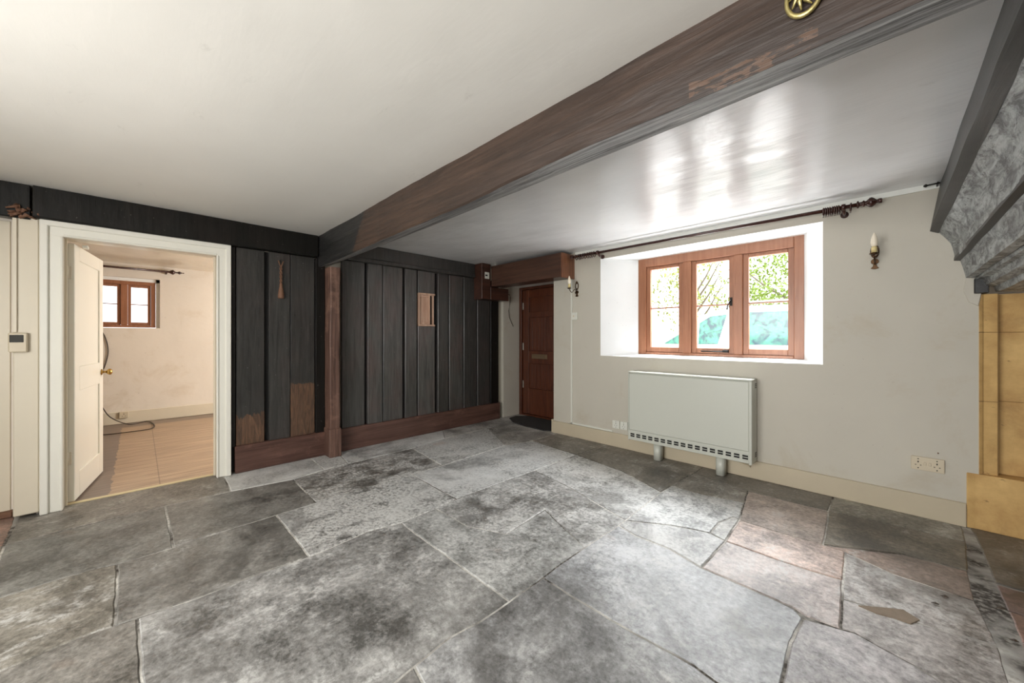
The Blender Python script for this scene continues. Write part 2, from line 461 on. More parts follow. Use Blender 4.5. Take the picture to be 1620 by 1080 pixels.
def ceiling_mat(name, rgb, rough, dent):
    t = NT(name); v = t.map()
    c = lin(rgb)
    a = t.mix(t.gray(t.noise(v, 0.9, 5, 0.6), 0.35, 0.7), tuple(x*0.93 for x in c[:3])+(1,), c)
    k = t.gray(t.noise(t.map((0.7, 2.4, 1)), 2.6, 8, 0.75, 0.8), 0.62, 0.70)
    a = t.mix(t.math('MULTIPLY', k, 0.22), a, lin((150, 146, 140)))
    t.col(a); t.rough(rough); t.b.inputs['Specular IOR Level'].default_value = 0.65
    n1 = t.bump(t.noise(t.map((1, 1.6, 1)), 2.2, 2, 0.4), dent, 0.03)
    n2 = t.bump(t.noise(t.map((4, 22, 1)), 1.5, 4, 0.6, 0.6), dent*0.55, 0.006, n1)
    t.bump(t.noise(v, 30, 3, 0.6), 0.10, 0.003, n2)
    return t.m
M['ceil'] = ceiling_mat('ceiling_paint', (226, 224, 218), 0.5, 0.12)
M['ceil_gloss'] = ceiling_mat('glossy_ceiling_paint', (232, 233, 234), 0.22, 0.5)
M['ceil_far'] = ceiling_mat('far_room_glossy_ceiling', (228, 218, 200), 0.16, 0.25)

def glass_mat():
    t = NT('clear_window_glass'); t.t.nodes.remove(t.b)
    out = t.t.nodes['Material Output']
    tr = t.n('ShaderNodeBsdfTransparent'); gl = t.n('ShaderNodeBsdfGlossy'); gl.inputs['Roughness'].default_value = 0.03
    fr = t.n('ShaderNodeFresnel'); fr.inputs['IOR'].default_value = 1.45
    mx = t.n('ShaderNodeMixShader'); t.l(t.math('MULTIPLY', fr.outputs[0], 0.08), mx.inputs[0]); t.l(tr.outputs[0], mx.inputs[1]); t.l(gl.outputs[0], mx.inputs[2])
    t.l(mx.outputs[0], out.inputs[0]); return t.m
M['glass'] = glass_mat()
M['leaf'] = plain('fresh_green_leaves', (150, 176, 70), 0.5, 0, 0.5, 0, 3)
M['leaf2'] = plain('pale_green_leaves', (176, 186, 96), 0.5, 0, 0.5, 0, 3)
M['bark'] = plain('bark', (150, 138, 120), 0.8, 0, 0.4, 0.4, 12)
M['gravel'] = plain('pale_gravel', (190, 186, 178), 0.9, 0, 0.3, 0.6, 30)
M['car'] = plain('pale_silver_car_paint', (214, 214, 216), 0.25, 0.1, 0.02)
M['car_glass'] = plain('tinted_car_glass', (58, 84, 88), 0.06, 0, 0.2)
_t = M['car_glass'].node_tree; _r = _t.nodes['Principled BSDF']
_n = NT('car_glass_painted_reflections'); _n.col(_n.mix(_n.gray(_n.noise(_n.map(), 7, 6, 0.7, 1.0), 0.42, 0.58), lin((48, 66, 76)), lin((66, 122, 106)))); _n.rough(0.08)  # mottled teal and grey stand in for reflections in the glass
M['car_glass'] = _n.m
M['tyre'] = plain('tyre_rubber', (30, 30, 30), 0.8)
M['ext'] = plain('exterior_stone', (170, 160, 145), 0.9, 0, 0.3, 0.5, 5)

# ------------------------------------------------------------------ room shell
PW, WW, CZ = -4.08, 3.71, 2.21      # panelled wall plane X, window wall plane Y, ceiling height
FWX = 0.36                          # fireplace wall plane
YB = -1.9                           # wall behind the camera
XF = -7.5                           # far wall of the room beyond the doorway

# flagstone floor: one mesh, each slab its own raised polygon
def W(x, y): return (x, y)
A0,A1,A2c,A3,A4,A5,A6,A7,A8 = F(7,862),F(148,827),F(262,800),F(365,777),F(463,758),F(513,743),F(551,733),F(652,709),F(704,693)
B0,B1,B2,B3,B4,B5,B6,B7,B8,B9,B10 = F(0,945),F(141,901),F(185,892),F(274,866),F(293,858),F(437,814),F(500,794),F(651,750),F(700,736),F(800,704),F(842,697)
C0,C1,C2,C3,C4,C5,C6,C7,C8,C9,C10,C11,C12,C13,C14 = [F(*p) for p in ((0,1062),(122,1010),(181,990),(218,977),(315,944),(426,901),(489,881),(541,858),(581,840),(634,827),(689,804),(722,789),(785,766),(846,744),(912,719))]
D0,D1,D2,D3,D4,D5,D6,D7,D8,D9,D10,D11 = [F(*p) for p in ((622,1080),(655,1053),(712,1007),(761,980),(805,950),(858,913),(891,888),(924,866),(989,823),(1017,801),(1046,778),(1097,748))]
def YL(px): return (-4.14, atX(px, -4.14))
XBL = F(-38, 957)
slabs = [
 # (points, base rgb, bloom 0..1)
 ([YL(30), YL(352), A3, A2c, A1, A0], (122,118,112), 0.45),
 ([YL(352), YL(486), A5, A4, A3], (184,184,183), 1.0),
 ([YL(486), YL(530), A6, A5], (184,184,183), 1.0),
 ([YL(530), YL(700), A8, A7, A6], (176,176,175), 1.0),
 ([YL(700), W(-4.14,4.25), W(-3.6,4.25), F(772,677), A8], (150,148,144), 0.6),
 ([W(-4.4,-1.9), W(-4.4,-.62), YL(26), A0, W(-3.58,-1.9)], (140,112,100), 0.4),
 ([A0, A1, A2c, B3, B2, B1, B0, XBL], (116,115,111), 0.35),
 ([W(-3.58,-1.9), A0, XBL, W(-2.92,-1.9)], (120,115,108), 0.3),
 ([A2c, A3, A4, B6, B5, B4, B3], (112,110,106), 0.35),
 ([A4, A5, A6, A7, B8, B7, B6], (124,121,117), 0.7),
 ([A7, A8, F(772,677), B9, B8], (150,148,145), 0.85),
 ([F(772,677), W(-3.6,4.25), W(-2.9,4.25), B10, B9], (150,146,140), 0.6),
 ([W(-2.92,-1.9), XBL, B0, B1, B2, C2, C1, C0, W(-2.25,-1.9)], (118,114,106), 0.55),
 ([B2, B3, B4, B5, C6, C5, C4, C3, C2], (112,110,106), 0.4),
 ([B5, B6, B7, C11, C10, C9, C8, C7, C6], (140,139,137), 0.8),
 ([B7, B8, B9, B10, C14, C13, C12, C11], (160,160,160), 0.85),
 ([B10, W(-2.9,3.8), W(-2.2,3.8), C14], (120,115,108), 0.5),
 ([W(-2.25,-1.9), C0, C1, C2, C3, F(225,1080), W(-1.21,0.0), W(-1.21,-1.9)], (112,109,104), 0.4),
 ([C3, C4, C5, C6, C7, C8, C9, D4, D3, D2, D1, D0, W(-1.21,0.0), F(225,1080)], (130,129,127), 0.5),
 ([C9, C10, F(741,832), F(800,844), F(862,806), D7, D6, D5, D4], (146,146,144), 0.5),
 ([C10, C11, C12, C13, F(905,772), D8, D7, F(862,806), F(800,844), F(741,832)], (150,149,147), 0.6),
 ([C13, C14, F(985,745), D10, D9, D8, F(905,772)], (156,155,153), 0.75),
 ([C14, W(-2.2,3.8), W(-1.2,3.8), D11, D10, F(985,745)], (112,107,100), 0.45),
 ([W(-1.21,-1.9), W(-1.21,0.0), D0, D1, F(668,1080), W(.33,.72), W(.33,-1.9)], (112,110,107), 0.4),
 ([D1, D2, D3, D4, D5, F(964,978), F(1100,1053), F(1136,1080), W(.33,1.42), W(.33,.72), F(668,1080)], (138,138,138), 0.45),
 ([D5, D6, D7, F(978,830), F(1005,846), F(1060,868), F(1109,897), F(1183,929), F(1257,962), F(1271,978), F(1252,1016), F(1236,1080), W(-.255,1.42), F(1136,1080), F(1100,1053), F(964,978)], (150,151,153), 0.5),
 ([F(1271,978), F(1352,1001), F(1447,1052), F(1493,1080), W(.3,1.95), W(.3,1.43), W(-.255,1.42), F(1236,1080), F(1252,1016)], (152,148,148), 0.45),
 ([F(978,830), D8, F(1060,830), F(1100,838), F(1123,843), F(1148,856), F(1109,897), F(1060,868), F(1005,846)], (156,155,154), 0.65),
 ([F(1123,843), F(1137,826), F(1160,817), F(1169,822), F(1148,856)], (160,158,154), 0.6),
 ([D8, D9, D10, F(1062,768), F(1110,782), F(1178,795), F(1169,822), F(1160,817), F(1137,826), F(1123,843), F(1100,838), F(1060,830)], (154,154,153), 0.7),
 ([F(1109,897), F(1148,856), F(1194,872), F(1271,899), F(1334,918), F(1332,946), F(1329,994), F(1274,974), F(1257,962), F(1183,929)], (162,152,148), 0.5),
 ([F(1148,856), F(1169,822), F(1229,841), F(1303,862), F(1338,873), F(1334,918), F(1271,899), F(1194,872)], (176,156,146), 0.5),
 ([F(1169,822), F(1178,795), F(1183,776), F(1311,808), F(1303,862), F(1229,841)], (150,138,130), 0.45),
 ([F(1062,768), D11, F(1183,776), F(1178,795), F(1110,782)], (122,117,110), 0.5),
 ([D11, W(-1.205,3.8), W(-.29,3.8), F(1311,808), F(1183,776)], (102,97,90), 0.4),
 ([F(1311,808), W(-.29,3.8), W(.34,3.8), F(1529,857), F(1438,835)], (136,132,122), 0.5),
 ([F(1311,808), F(1438,835), F(1529,857), F(1533,903), F(1426,876), F(1303,862)], (114,108,98), 0.4),
 ([F(1303,862), F(1426,876), F(1533,903), F(1545,951), F(1412,907), F(1338,873)], (152,134,124), 0.45),
 ([F(1338,873), F(1412,907), F(1545,951), F(1580,1020), F(1454,985), F(1391,964), F(1332,946), F(1334,918)], (158,152,148), 0.6),
 ([F(1332,946), F(1391,964), F(1454,985), F(1580,1022), W(.3,1.97), F(1493,1080), F(1447,1052), F(1352,1001), F(1329,994)], (150,145,142), 0.5),
 ([W(.37,2.96), W(.37,3.78), W(1.5,3.78), W(1.5,2.96)], (104,100,94), 0.4),
]
for i in range(20):
    y1 = 2.95 - i*.245
    for j in range(4):
        x0 = .37 + j*.29
        slabs.append(([(x0, y1-.245), (x0, y1), (x0+.29, y1), (x0+.29, y1-.245)], (150,118,108) if (i*3+j) % 4 else (136,112,108), 0.45))
def offset_poly(pts, d):
    n = len(pts); area = sum(pts[i][0]*pts[(i+1)%n][1]-pts[(i+1)%n][0]*pts[i][1] for i in range(n))
    sgn = 1 if area > 0 else -1
    out = []
    for i in range(n):
        p0, p1, p2 = Vector(pts[i-1]), Vector(pts[i]), Vector(pts[(i+1)%n])
        a = (p1-p0).normalized(); b = (p2-p1).normalized()
        na = Vector((-a.y, a.x))*sgn; nb = Vector((-b.y, b.x))*sgn
        m = (na+nb); 
        if m.length < 1e-4: m = na
        m.normalize(); k = max(0.5, m.dot(na))
        out.append(p1 + m*(d/k))
    return out
def floor_mesh():
    bm = bmesh.new(); cl = bm.verts.layers.float_color.new('tint')
    rnd = random.Random(3)
    for pts, rgb, bloom in slabs:
        rs = []
        n = len(pts)
        for i in range(n):
            a, b = Vector(pts[i]), Vector(pts[(i+1)%n])
            k = max(1, int((b-a).length/0.035))
            for q in range(k): rs.append(a + (b-a)*(q/k))
        # remove near-duplicates
        r2 = []
        for p in rs:
            if not r2 or (p-r2[-1]).length > 0.006: r2.append(p)
        small = 0.0026
        def wob(p, amp, sc): 
            return Vector((noise.noise(Vector((p.x*sc, p.y*sc, 1.3))), noise.noise(Vector((p.x*sc, p.y*sc, 7.7)))))*amp
        r2 = [p + wob(p, 0.004, 3) + wob(p, 0.004, 14) for p in r2]
        o1 = offset_poly([tuple(p) for p in r2], small + 0.0008)
        o1 = [p + Vector((noise.noise(Vector((p.x*30, p.y*30, 3.1)))*0.0016, noise.noise(Vector((p.x*30, p.y*30, 9.1)))*0.0016)) for p in o1]
        o2 = offset_poly([tuple(p) for p in o1], 0.005)
        tz = rnd.uniform(-0.0015, 0.0015)
        c = lin(rgb); col = (c[0], c[1], c[2], bloom)
        def ring(ps, z):
            r = []
            for p in ps:
                v = bm.verts.new((p.x, p.y, z)); v[cl] = col; r.append(v)
            return r
        ra, rb, rc = ring(o1, -0.02), ring(o1, tz-0.004), ring(o2, tz)
        m = len(ra)
        for x, y in ((ra, rb), (rb, rc)):
            for i in range(m):
                bm.faces.new((x[i], x[(i+1)%m], y[(i+1)%m], y[i]))
        bm.faces.new(rc)
    bmesh.ops.triangulate(bm, faces=[f for f in bm.faces if len(f.verts) > 4])
    bmesh.ops.recalc_face_normals(bm, faces=bm.faces)
    for f in bm.faces:
        if f.normal.z < -0.5: f.normal_flip()
    return bm
mb = MB(); mb.bm.free(); mb.bm = floor_mesh()
fl = build('floor', mb, M['flag'], kind='structure', origin=(0, 0, 0))
# mortar bed under the slabs, laid in the same floor
mb = MB().box(-4.4, 1.55, YB, 4.27, -0.06, -0.0035)
fm = build('mortar_bed', mb, M['mortar'], parent=fl)
pts = [F(1358,958), F(1391,961), F(1412,963), F(1429,965), F(1455,981), F(1441,987), F(1412,977), F(1386,970)]
mb = MB().prism([(p[0], p[1], -0.004) for p in pts], (0, 0, 0.0072))
build('chipped_filler', mb, M['mud'], parent=fl)

# far room floor
mb = MB().box(XF-.1, -4.13, -1.9, 3.8, -0.05, -0.002)
fb = build('floor_far_room', mb, M['boards'], kind='structure', origin=(-5.8, 0, 0))
build('threshold_strip', MB().box(-4.17, -4.135, -.37, .47, -0.002, 0.006, 0.002), plain('pale_threshold_wood', (210, 196, 156), 0.5), kind='structure')
bpy.data.objects['threshold_strip'].name = 'trim_3'

# ceilings
build('ceiling', box(-4.2, 1.6, 1.35, WW+.1, CZ, CZ+.1), M['ceil_gloss'], kind='structure')
build('ceiling_front', box(-4.2, 1.6, YB-.1, 1.35, CZ, CZ+.1), M['ceil'], kind='structure')
build('ceiling_far_room', box(XF-.3, -4.2, YB-.1, 4.1, CZ+.015, CZ+.1), M['ceil_far'], kind='structure')

# window wall (Y = WW) with splayed opening, porch recess at its left end
wx0, wx1, wz0, wz1 = atY(950, WW), atY(1302, WW), 0.99, 2.085   # room-side opening
ox0, ox1, oz0, oz1 = -1.995, -0.50, 1.008, 2.072               # frame opening at Y=4.0
RX = atY(876, WW)                                                # right edge of porch recess
YO = 4.01
mb = MB(); b = mb.bm
def quad(b, *p): return b.faces.new([b.verts.new(q) for q in p])
quad(b, (RX, WW, 0), (wx0, WW, 0), (wx0, WW, CZ), (RX, WW, CZ))
quad(b, (wx0, WW, 0), (wx1, WW, 0), (wx1, WW, wz0), (wx0, WW, wz0))
quad(b, (wx0, WW, wz1), (wx1, WW, wz1), (wx1, WW, CZ), (wx0, WW, CZ))
quad(b, (wx1, WW, 0), (.402, WW, 0), (.402, WW, CZ), (wx1, WW, CZ))
quad(b, (RX, WW, 0), (RX, 4.28, 0), (RX, 4.28, CZ), (RX, WW, CZ))            # recess right cheek
bmesh.ops.remove_doubles(b, verts=b.verts, dist=0.0005)
build('wall_back', mb, M['wall'], kind='structure', origin=(-1.3, WW, 0))
mb = MB(); b = mb.bm
quad(b, (wx0, WW, wz0), (wx0, WW, wz1), (ox0, YO, oz1), (ox0, YO, oz0))
quad(b, (wx1, WW, wz0), (wx1, WW, wz1), (ox1, YO, oz1), (ox1, YO, oz0))
quad(b, (wx0, WW, wz1), (wx1, WW, wz1), (ox1, YO, oz1), (ox0, YO, oz1))
quad(b, (wx0, WW, wz0), (wx1, WW, wz0), (ox1, YO, oz0), (ox0, YO, oz0))
bmesh.ops.remove_doubles(b, verts=b.verts, dist=0.0005)
build('wall_back_window_reveal', mb, M['reveal'], kind='structure', origin=(-1.3, WW, 0))
# outer masonry around the frame (gives the wall its thickness)
mb = MB()
mb.box(RX+.01, ox0-.001, 4.08, 4.30, -.05, 2.6); mb.box(ox1+.001, 2.2, 4.08, 4.30, -.05, 2.6)
mb.box(ox0-.001, ox1+.001, 4.08, 4.30, -.05, oz0-.02); mb.box(ox0-.001, ox1+.001, 4.08, 4.30, oz1+.002, 2.6)
mb.box(-4.3, RX+.01, 4.28, 4.34, -.05, 2.6)
build('wall_back_outside', mb, M['ext'], kind='structure')
# porch recess: left cheek, soffit
mb = MB()
mb.box(-4.2, -4.055, 3.86, 4.28, 0, 2.0)
mb.box(-4.06, RX, 4.235, 4.28, 1.96, 2.0)
build('wall_porch', mb, M['wall'], kind='structure')
build('ceiling_porch', box(-4.06, RX, WW-.02, 4.28, 1.965, 2.0), M['soffit'], kind='structure')
build('wall_back_porch_head', box(-4.06, RX, WW, WW+.05, 1.99, CZ), M['wall'], kind='structure')
# white painted edge where the ceiling paint runs down the wall
build('trim_2', box(-2.64, .24, WW-.012, WW, CZ-.035, CZ), M['soffit'], kind='structure')

# skirting along window wall
mb = MB().box(RX+.001, FWX-.008, WW-.022, WW, 0, .15, .004)
mb.box(RX-.022, RX, WW-.022, WW+.05, 0, .165, .004)
build('baseboard_back', mb, M['skirt'], kind='structure')

# panelled wall: backing behind the screen, doorway hole
DY0, DY1, DZ = -.374, .468, 1.895
CY0, CY1 = -.475, .567
mb = MB()
mb.box(-4.18, -4.112, CY1-.02, 3.90, 0, CZ)
mb.box(-4.18, -4.085, CY0-.02, DY0-.02, 0, CZ); mb.box(-4.18, -4.085, DY1+.02, CY1, 0, CZ)
mb.box(-4.18, -4.085, DY0-.02, DY1+.02, DZ+.02, CZ)
build('wall_left', mb, M['wall'], kind='structure')
mb = MB(); mb.box(-4.28, -4.20, YB, CY0-.12, 0, CZ)
build('wall_left_cupboard', mb, M['cream'], kind='structure')
# side wall strip: boxed-in cream pier left of the door case
build('trim_1', box(-4.20, -4.035, -.585, CY0-.002, 0.02, 2.0, .006), M['cream'], kind='structure')
# a shut cream boarded door beyond the pier
t = thing('door_3', (-4.2, -1.0, 0), kind='structure')
mb = MB()
for k in range(5): mb.box(-4.20, -4.172, -1.5+k*.178, -1.5+k*.178+.174, .03, 1.98, .003)
build('boards', mb, M['cream'], t)
build('threshold', box(-4.26, -4.12, -1.5, -.6, 0, .035, .004), M['rust'], t)

# other walls
mb = MB()   # behind camera with a window opening
qx0, qx1, qz0, qz1 = -2.5, -.7, .9, 2.05
mb.box(-4.28, qx0, YB-.3, YB, 0, CZ); mb.box(qx1, 1.6, YB-.3, YB, 0, CZ)
mb.box(qx0, qx1, YB-.3, YB, 0, qz0); mb.box(qx0, qx1, YB-.3, YB, qz1, CZ)
build('wall_front', mb, M['wall'], kind='structure')
mb = MB().box(.63, 1.6, YB, .6, 0, CZ); mb.box(.63, 1.6, .6, 3.79, 1.62, CZ)
build('wall_right', mb, M['wall'], kind='structure')
build('wall_right_fireback', box(1.5, 1.6, .6, 3.9, 0, 1.62), M['hood_dark'], kind='structure')

# far room walls with small window
vy0, vy1, vz0, vz1 = atX(146, -7.5)-.03, atX(253, -7.5), 1.33, 2.035
mb = MB()
mb.box(XF-.28, XF, YB, vy0, 0, 2.3); mb.box(XF-.28, XF, vy1, 4.0, 0, 2.3)
mb.box(XF-.28, XF, vy0, vy1, 0, vz0); mb.box(XF-.28, XF, vy0, vy1, vz1, 2.3)
build('wall_far', mb, M['wall_far'], kind='structure')
mb = MB()
gx0, gx1, gz0, gz1 = -5.5, -4.4, .85, 2.0
mb.box(XF, gx0, 3.7, 4.0, 0, 2.3); mb.box(gx1, -4.18, 3.7, 4.0, 0, 2.3)
mb.box(gx0, gx1, 3.7, 4.0, 0, gz0); mb.box(gx0, gx1, 3.7, 4.0, gz1, 2.3)
build('wall_far_right', mb, M['wall_far'], kind='structure')
build('wall_far_left', box(XF-.28, -4.18, YB-.1, YB, 0, 2.3), M['wall_far'], kind='structure')
mb = MB().box(-4.20, -4.18, CY1-.1, 3.7, 0, 2.3); mb.box(-4.20, -4.18, -.9, CY0+.08, 0, 2.3); 
build('wall_far_inner', mb, M['wall_far'], kind='structure')
mb = MB().box(XF, XF+.022, YB, 3.7, 0, .165, .004)
build('baseboard_far', mb, M['cream'], kind='structure')

# ------------------------------------------------------------------ door case (architrave) and open cream door
t = thing('door_2', (-4.05, 0.05, 0), kind='structure')
def casing_v(y_out, y_in, z1):
    s = 1 if y_in > y_out else -1
    m = MB()
    a, c = min(y_out, y_in), max(y_out, y_in)
    m.box(-4.085, -4.035, a, c, 0, z1, .003)
    m.box(-4.04, -4.018, min(y_out, y_out+s*.038), max(y_out, y_out+s*.038), 0, z1, .005)
    m.box(-4.04, -4.026, min(y_in-s*.014, y_in), max(y_in-s*.014, y_in), 0, z1-.10, .004)
    return m
build('architrave', casing_v(CY0, DY0, 1.995), M['white_paint'], t)
build('architrave', casing_v(CY1, DY1, 1.995), M['white_paint'], t)
m = MB().box(-4.085, -4.034, DY0-.06, DY1+.06, DZ, 1.995, .003)
m.box(-4.04, -4.017, CY0, CY1, 1.957, 1.996, .005); m.box(-4.04, -4.026, DY0, DY1, DZ, DZ+.014, .004)
build('architrave_head', m, M['white_paint'], t)
m = MB().box(-4.20, -4.07, DY0-.022, DY0, 0, DZ, .002); m.box(-4.20, -4.07, DY1, DY1+.022, 0, DZ, .002); m.box(-4.20, -4.07, DY0, DY1, DZ, DZ+.022, .002)
m.box(-4.13, -4.115, DY0, DY0+.012, 0, DZ, .001); m.box(-4.13, -4.115, DY1-.012, DY1, 0, DZ, .001)
build('door_lining', m, M['cream'], t)
# leaf, hinged at the left jamb, swung into the far room
hx, hy = -4.16, DY0+.008
ang = math.atan2(.105, -.75)
ML = T((hx, hy, 0)) @ Rm(ang, 'Z')      # local +x runs along the leaf
def panel_leaf(m, w_, h0, h1, th, panels, M_, core=.010):
    y0, y1 = -th, 0.0
    m.box(.002, w_-.002, y0+core, y1-.004, h0+.002, h1-.002, 0, M_)
    xs = [(0, panels[0][0]), (panels[0][1], w_)]
    for a, c in xs: m.box(a, c, y0, y1, h0, h1, .003, M_)
    zs = sorted([(p[2], p[3]) for p in panels]); prev = h0
    for a, c in zs:
        m.box(panels[0][0], panels[0][1], y0, y1, prev, a, .003, M_); prev = c
    m.box(panels[0][0], panels[0][1], y0, y1, prev, h1, .003, M_)
m = MB()
# the visible face looks toward +Y, which is local -y because the leaf runs toward -X
panel_leaf(m, .755, .012, 1.875, .036, [(.11, .65, .20, .80), (.11, .65, .98, 1.77)], ML)
build('door_leaf', m, M['white_paint'], t)
m = MB().lathe([(.026, 0), (.026, .004), (.011, .008), (.009, .028), (.020, .036), (.027, .048), (.026, .058), (.014, .066), (.002, .068)], 20,
    ML @ T((.70, -.036, .895)) @ Rm(math.radians(90), 'X'))
build('door_knob', m, M['brass'], t)
for z in (1.62, .28):
    m = MB().box(-4.158, -4.150, DY0+.001, DY0+.03, z, z+.09, .001); m.tube([(-4.148, DY0+.012, z), (-4.148, DY0+.012, z+.09)], .005)
    build('hinge', m, M['cream'], t)
# floor-standing detail: small white catch at door top
build('door_catch', box(-4.30, -4.22, -.30, -.27, 1.865, 1.885, .003), M['white_plastic'], t)

# ------------------------------------------------------------------ timber plates and panelled screens
def rough_bar(m, x0, x1, y0, y1, z0, z1, ax, n=14, amp=.006, seed=0):
    secs = []
    for i in range(n+1):
        u = i/n
        def jit(k): return noise.noise(Vector((u*7+seed, k*3.7+seed, .5)))*amp
        if ax == 'y':
            y = y0+(y1-y0)*u
            secs.append([(x0, y, z0+jit(1)), (x1-.006+jit(2), y, z0+jit(1)), (x1+jit(2), y, z0+.008+jit(1)), (x1+jit(3), y, z1-.004), (x1+jit(3)-.004, y, z1), (x0, y, z1)])
        else:
            x = x0+(x1-x0)*u
            secs.append([(x, y1, z0+jit(1)), (x, y0+.006+jit(2), z0+jit(1)), (x, y0+jit(2), z0+.008+jit(1)), (x, y0+jit(3), z1-.004), (x, y0+.004+jit(3), z1), (x, y1, z1)])
    m.loft(secs)
m = MB(); rough_bar(m, PW-.02, -4.0, -.50, 1.262, 1.998, CZ-.002, 'y', 20, .008, 2)
build('wall_plate_timber', m, M['bb_dark'], kind='thing', label='black timber running over the white doorway up to the big beam', cat='timber')
m = MB(); rough_bar(m, PW-.02, -4.02, YB+.01, -.515, 1.985, CZ-.002, 'y', 12, .010, 5)
o = build('wall_plate_timber', m, M['bb_dark'], kind='thing', label='black timber stub left of the doorway with a broken decayed end', cat='timber')
m = MB()
rr = random.Random(4)
for k in range(14):
    y = -.60+rr.random()*.10; z = 1.99+rr.random()*.06
    m.tube([(-4.03, y, z), (-4.005, y+rr.uniform(-.03, .03), z+rr.uniform(-.02, .02)), (-4.02+rr.uniform(-.02, .02), y+rr.uniform(-.05, .05), z+rr.uniform(-.03, .03))], [.008, .012, .004], 6)
build('decayed_end', m, M['rust'], o)
m = MB(); rough_bar(m, PW-.02, -4.03, 1.445, 3.29, 2.055, CZ-.002, 'y', 20, .008, 9); rough_bar(m, PW-.02, -4.012, 1.445, 3.29, 2.018, 2.06, 'y', 20, .008, 12)
build('wall_plate_timber', m, M['bb_grey'], kind='thing', label='grey-black timber above the boards between the big beam and the brown meter box', cat='timber')

def screen(name, loc, label, boards, ztop=1.995):
    t = thing(name, loc, label, 'wood panelling')
    build('backing_board', box(-4.106, -4.098, atX(boards[0][0], -4.1), atX(boards[-1][1], -4.1), .01, ztop), M['black'], t)
    for i, (a, c, dx, mat) in enumerate(boards):
        y0, y1 = atX(a, -4.06+dx), atX(c, -4.06+dx)
        m = MB()
        if mat == 'hatch':
            ha, hc, hz0, hz1 = atX(662, -4.06), atX(687, -4.06), 1.335, 1.745
            m.box(-4.10, -4.06+dx, y0, y1, .22, hz0, .004); m.box(-4.10, -4.06+dx, y0, y1, hz1, ztop, .004)
            mt = BB[1]
        else:
            m.box(-4.10, -4.06+dx, y0, y1, .236, ztop, .004)
            mt = mat
        build('board', m, mt, t)
    return t
P = lambda px: atX(px, -4.06)
sl = screen('board_panelling', (-4.06, .9, 0), 'black board panelling between the white doorway and the brown post', [
    (365.5, 372.5, .012, M['bb_dark']), (373.5, 418.5, 0, M['bb_bare']), (426, 459, .004, BB[2]), (460, 498, 0, M['bb_bare2']), (499.5, 514, .012, M['bb_dark'])])  # stile beside the post gets darker timber to paint in its shadow
build('skirting_board', box(-4.10, -4.032, atX(372, -4.04), 1.345, 0, .238, .006), M['skirt_wood'], sl)
sr = screen('board_panelling', (-4.06, 2.6, 0), 'long black board panelling with a small hatch, right of the brown post', [
    (541, 577, 0, BB[0]), (582, 605, .008, BB[1]), (606.5, 637, .002, BB[1]), (641.5, 659.5, .010, BB[0]), (661.5, 688, 0, 'hatch'),
    (693, 709.5, .010, BB[2]), (711, 732.5, .002, BB[3]), (734, 754, .006, BB[2]), (755.5, 775, .0, BB[2]), (776.5, 788.5, .006, M['bb_dark'])], 2.017)
build('skirting_board', box(-4.10, -4.032, 1.445, atX(791, -4.035), 0, .238, .006), M['skirt_wood'], sr)
# hatch: frame, sliding shutter
ha, hc = atX(662, -4.06), atX(687.5, -4.06); hz0, hz1 = 1.335, 1.745
m = MB().box(-4.098, -4.047, ha, hc, hz0, hz0+.022, .002); m.box(-4.098, -4.047, ha, hc, hz1-.022, hz1, .002)
m.box(-4.098, -4.052, ha, ha+.012, hz0+.02, hz1-.02, .001); m.box(-4.098, -4.06, hc-.022, hc-.01, hz0+.02, hz1-.02, .001)
hf = build('hatch_frame', m, M['hatch'], sr)
m = MB().box(-4.092, -4.076, ha+.012, ha+.165, hz0+.022, hz1-.022)
m.box(-4.078, -4.064, ha+.012, ha+.03, hz0+.022, hz1-.022, .002); m.box(-4.078, -4.060, ha+.15, ha+.168, hz0+.022, hz1-.022, .002)
m.box(-4.078, -4.064, ha+.03, ha+.15, hz0+.022, hz0+.05, .002); m.box(-4.078, -4.064, ha+.03, ha+.15, hz1-.05, hz1-.022, .002)
build('hatch_shutter', m, M['hatch'], hf)

# post below the beam
t = thing('timber_post', (-3.98, 1.395, 0), 'rough brown square post standing under the end of the big beam', 'post', kind='thing')
m = MB(); n = 16; secs = []
for i in range(n+1):
    z = .26+(1.90-.26)*i/n; j = lambda k: noise.noise(Vector((z*3, k*4.1, 2.2)))*.008
    secs.append([(-4.10, 1.345+j(1), z), (-3.915+j(2), 1.345+j(1), z), (-3.905+j(2), 1.353+j(1), z), (-3.905+j(3), 1.432+j(4), z), (-3.915+j(3), 1.442+j(4), z), (-4.10, 1.445+j(4), z)])
m.loft(secs); build('shaft', m, M['post'], t)
build('base_block', box(-4.10, -3.892, 1.333, 1.45, 0, .285, .007), M['post'], t)

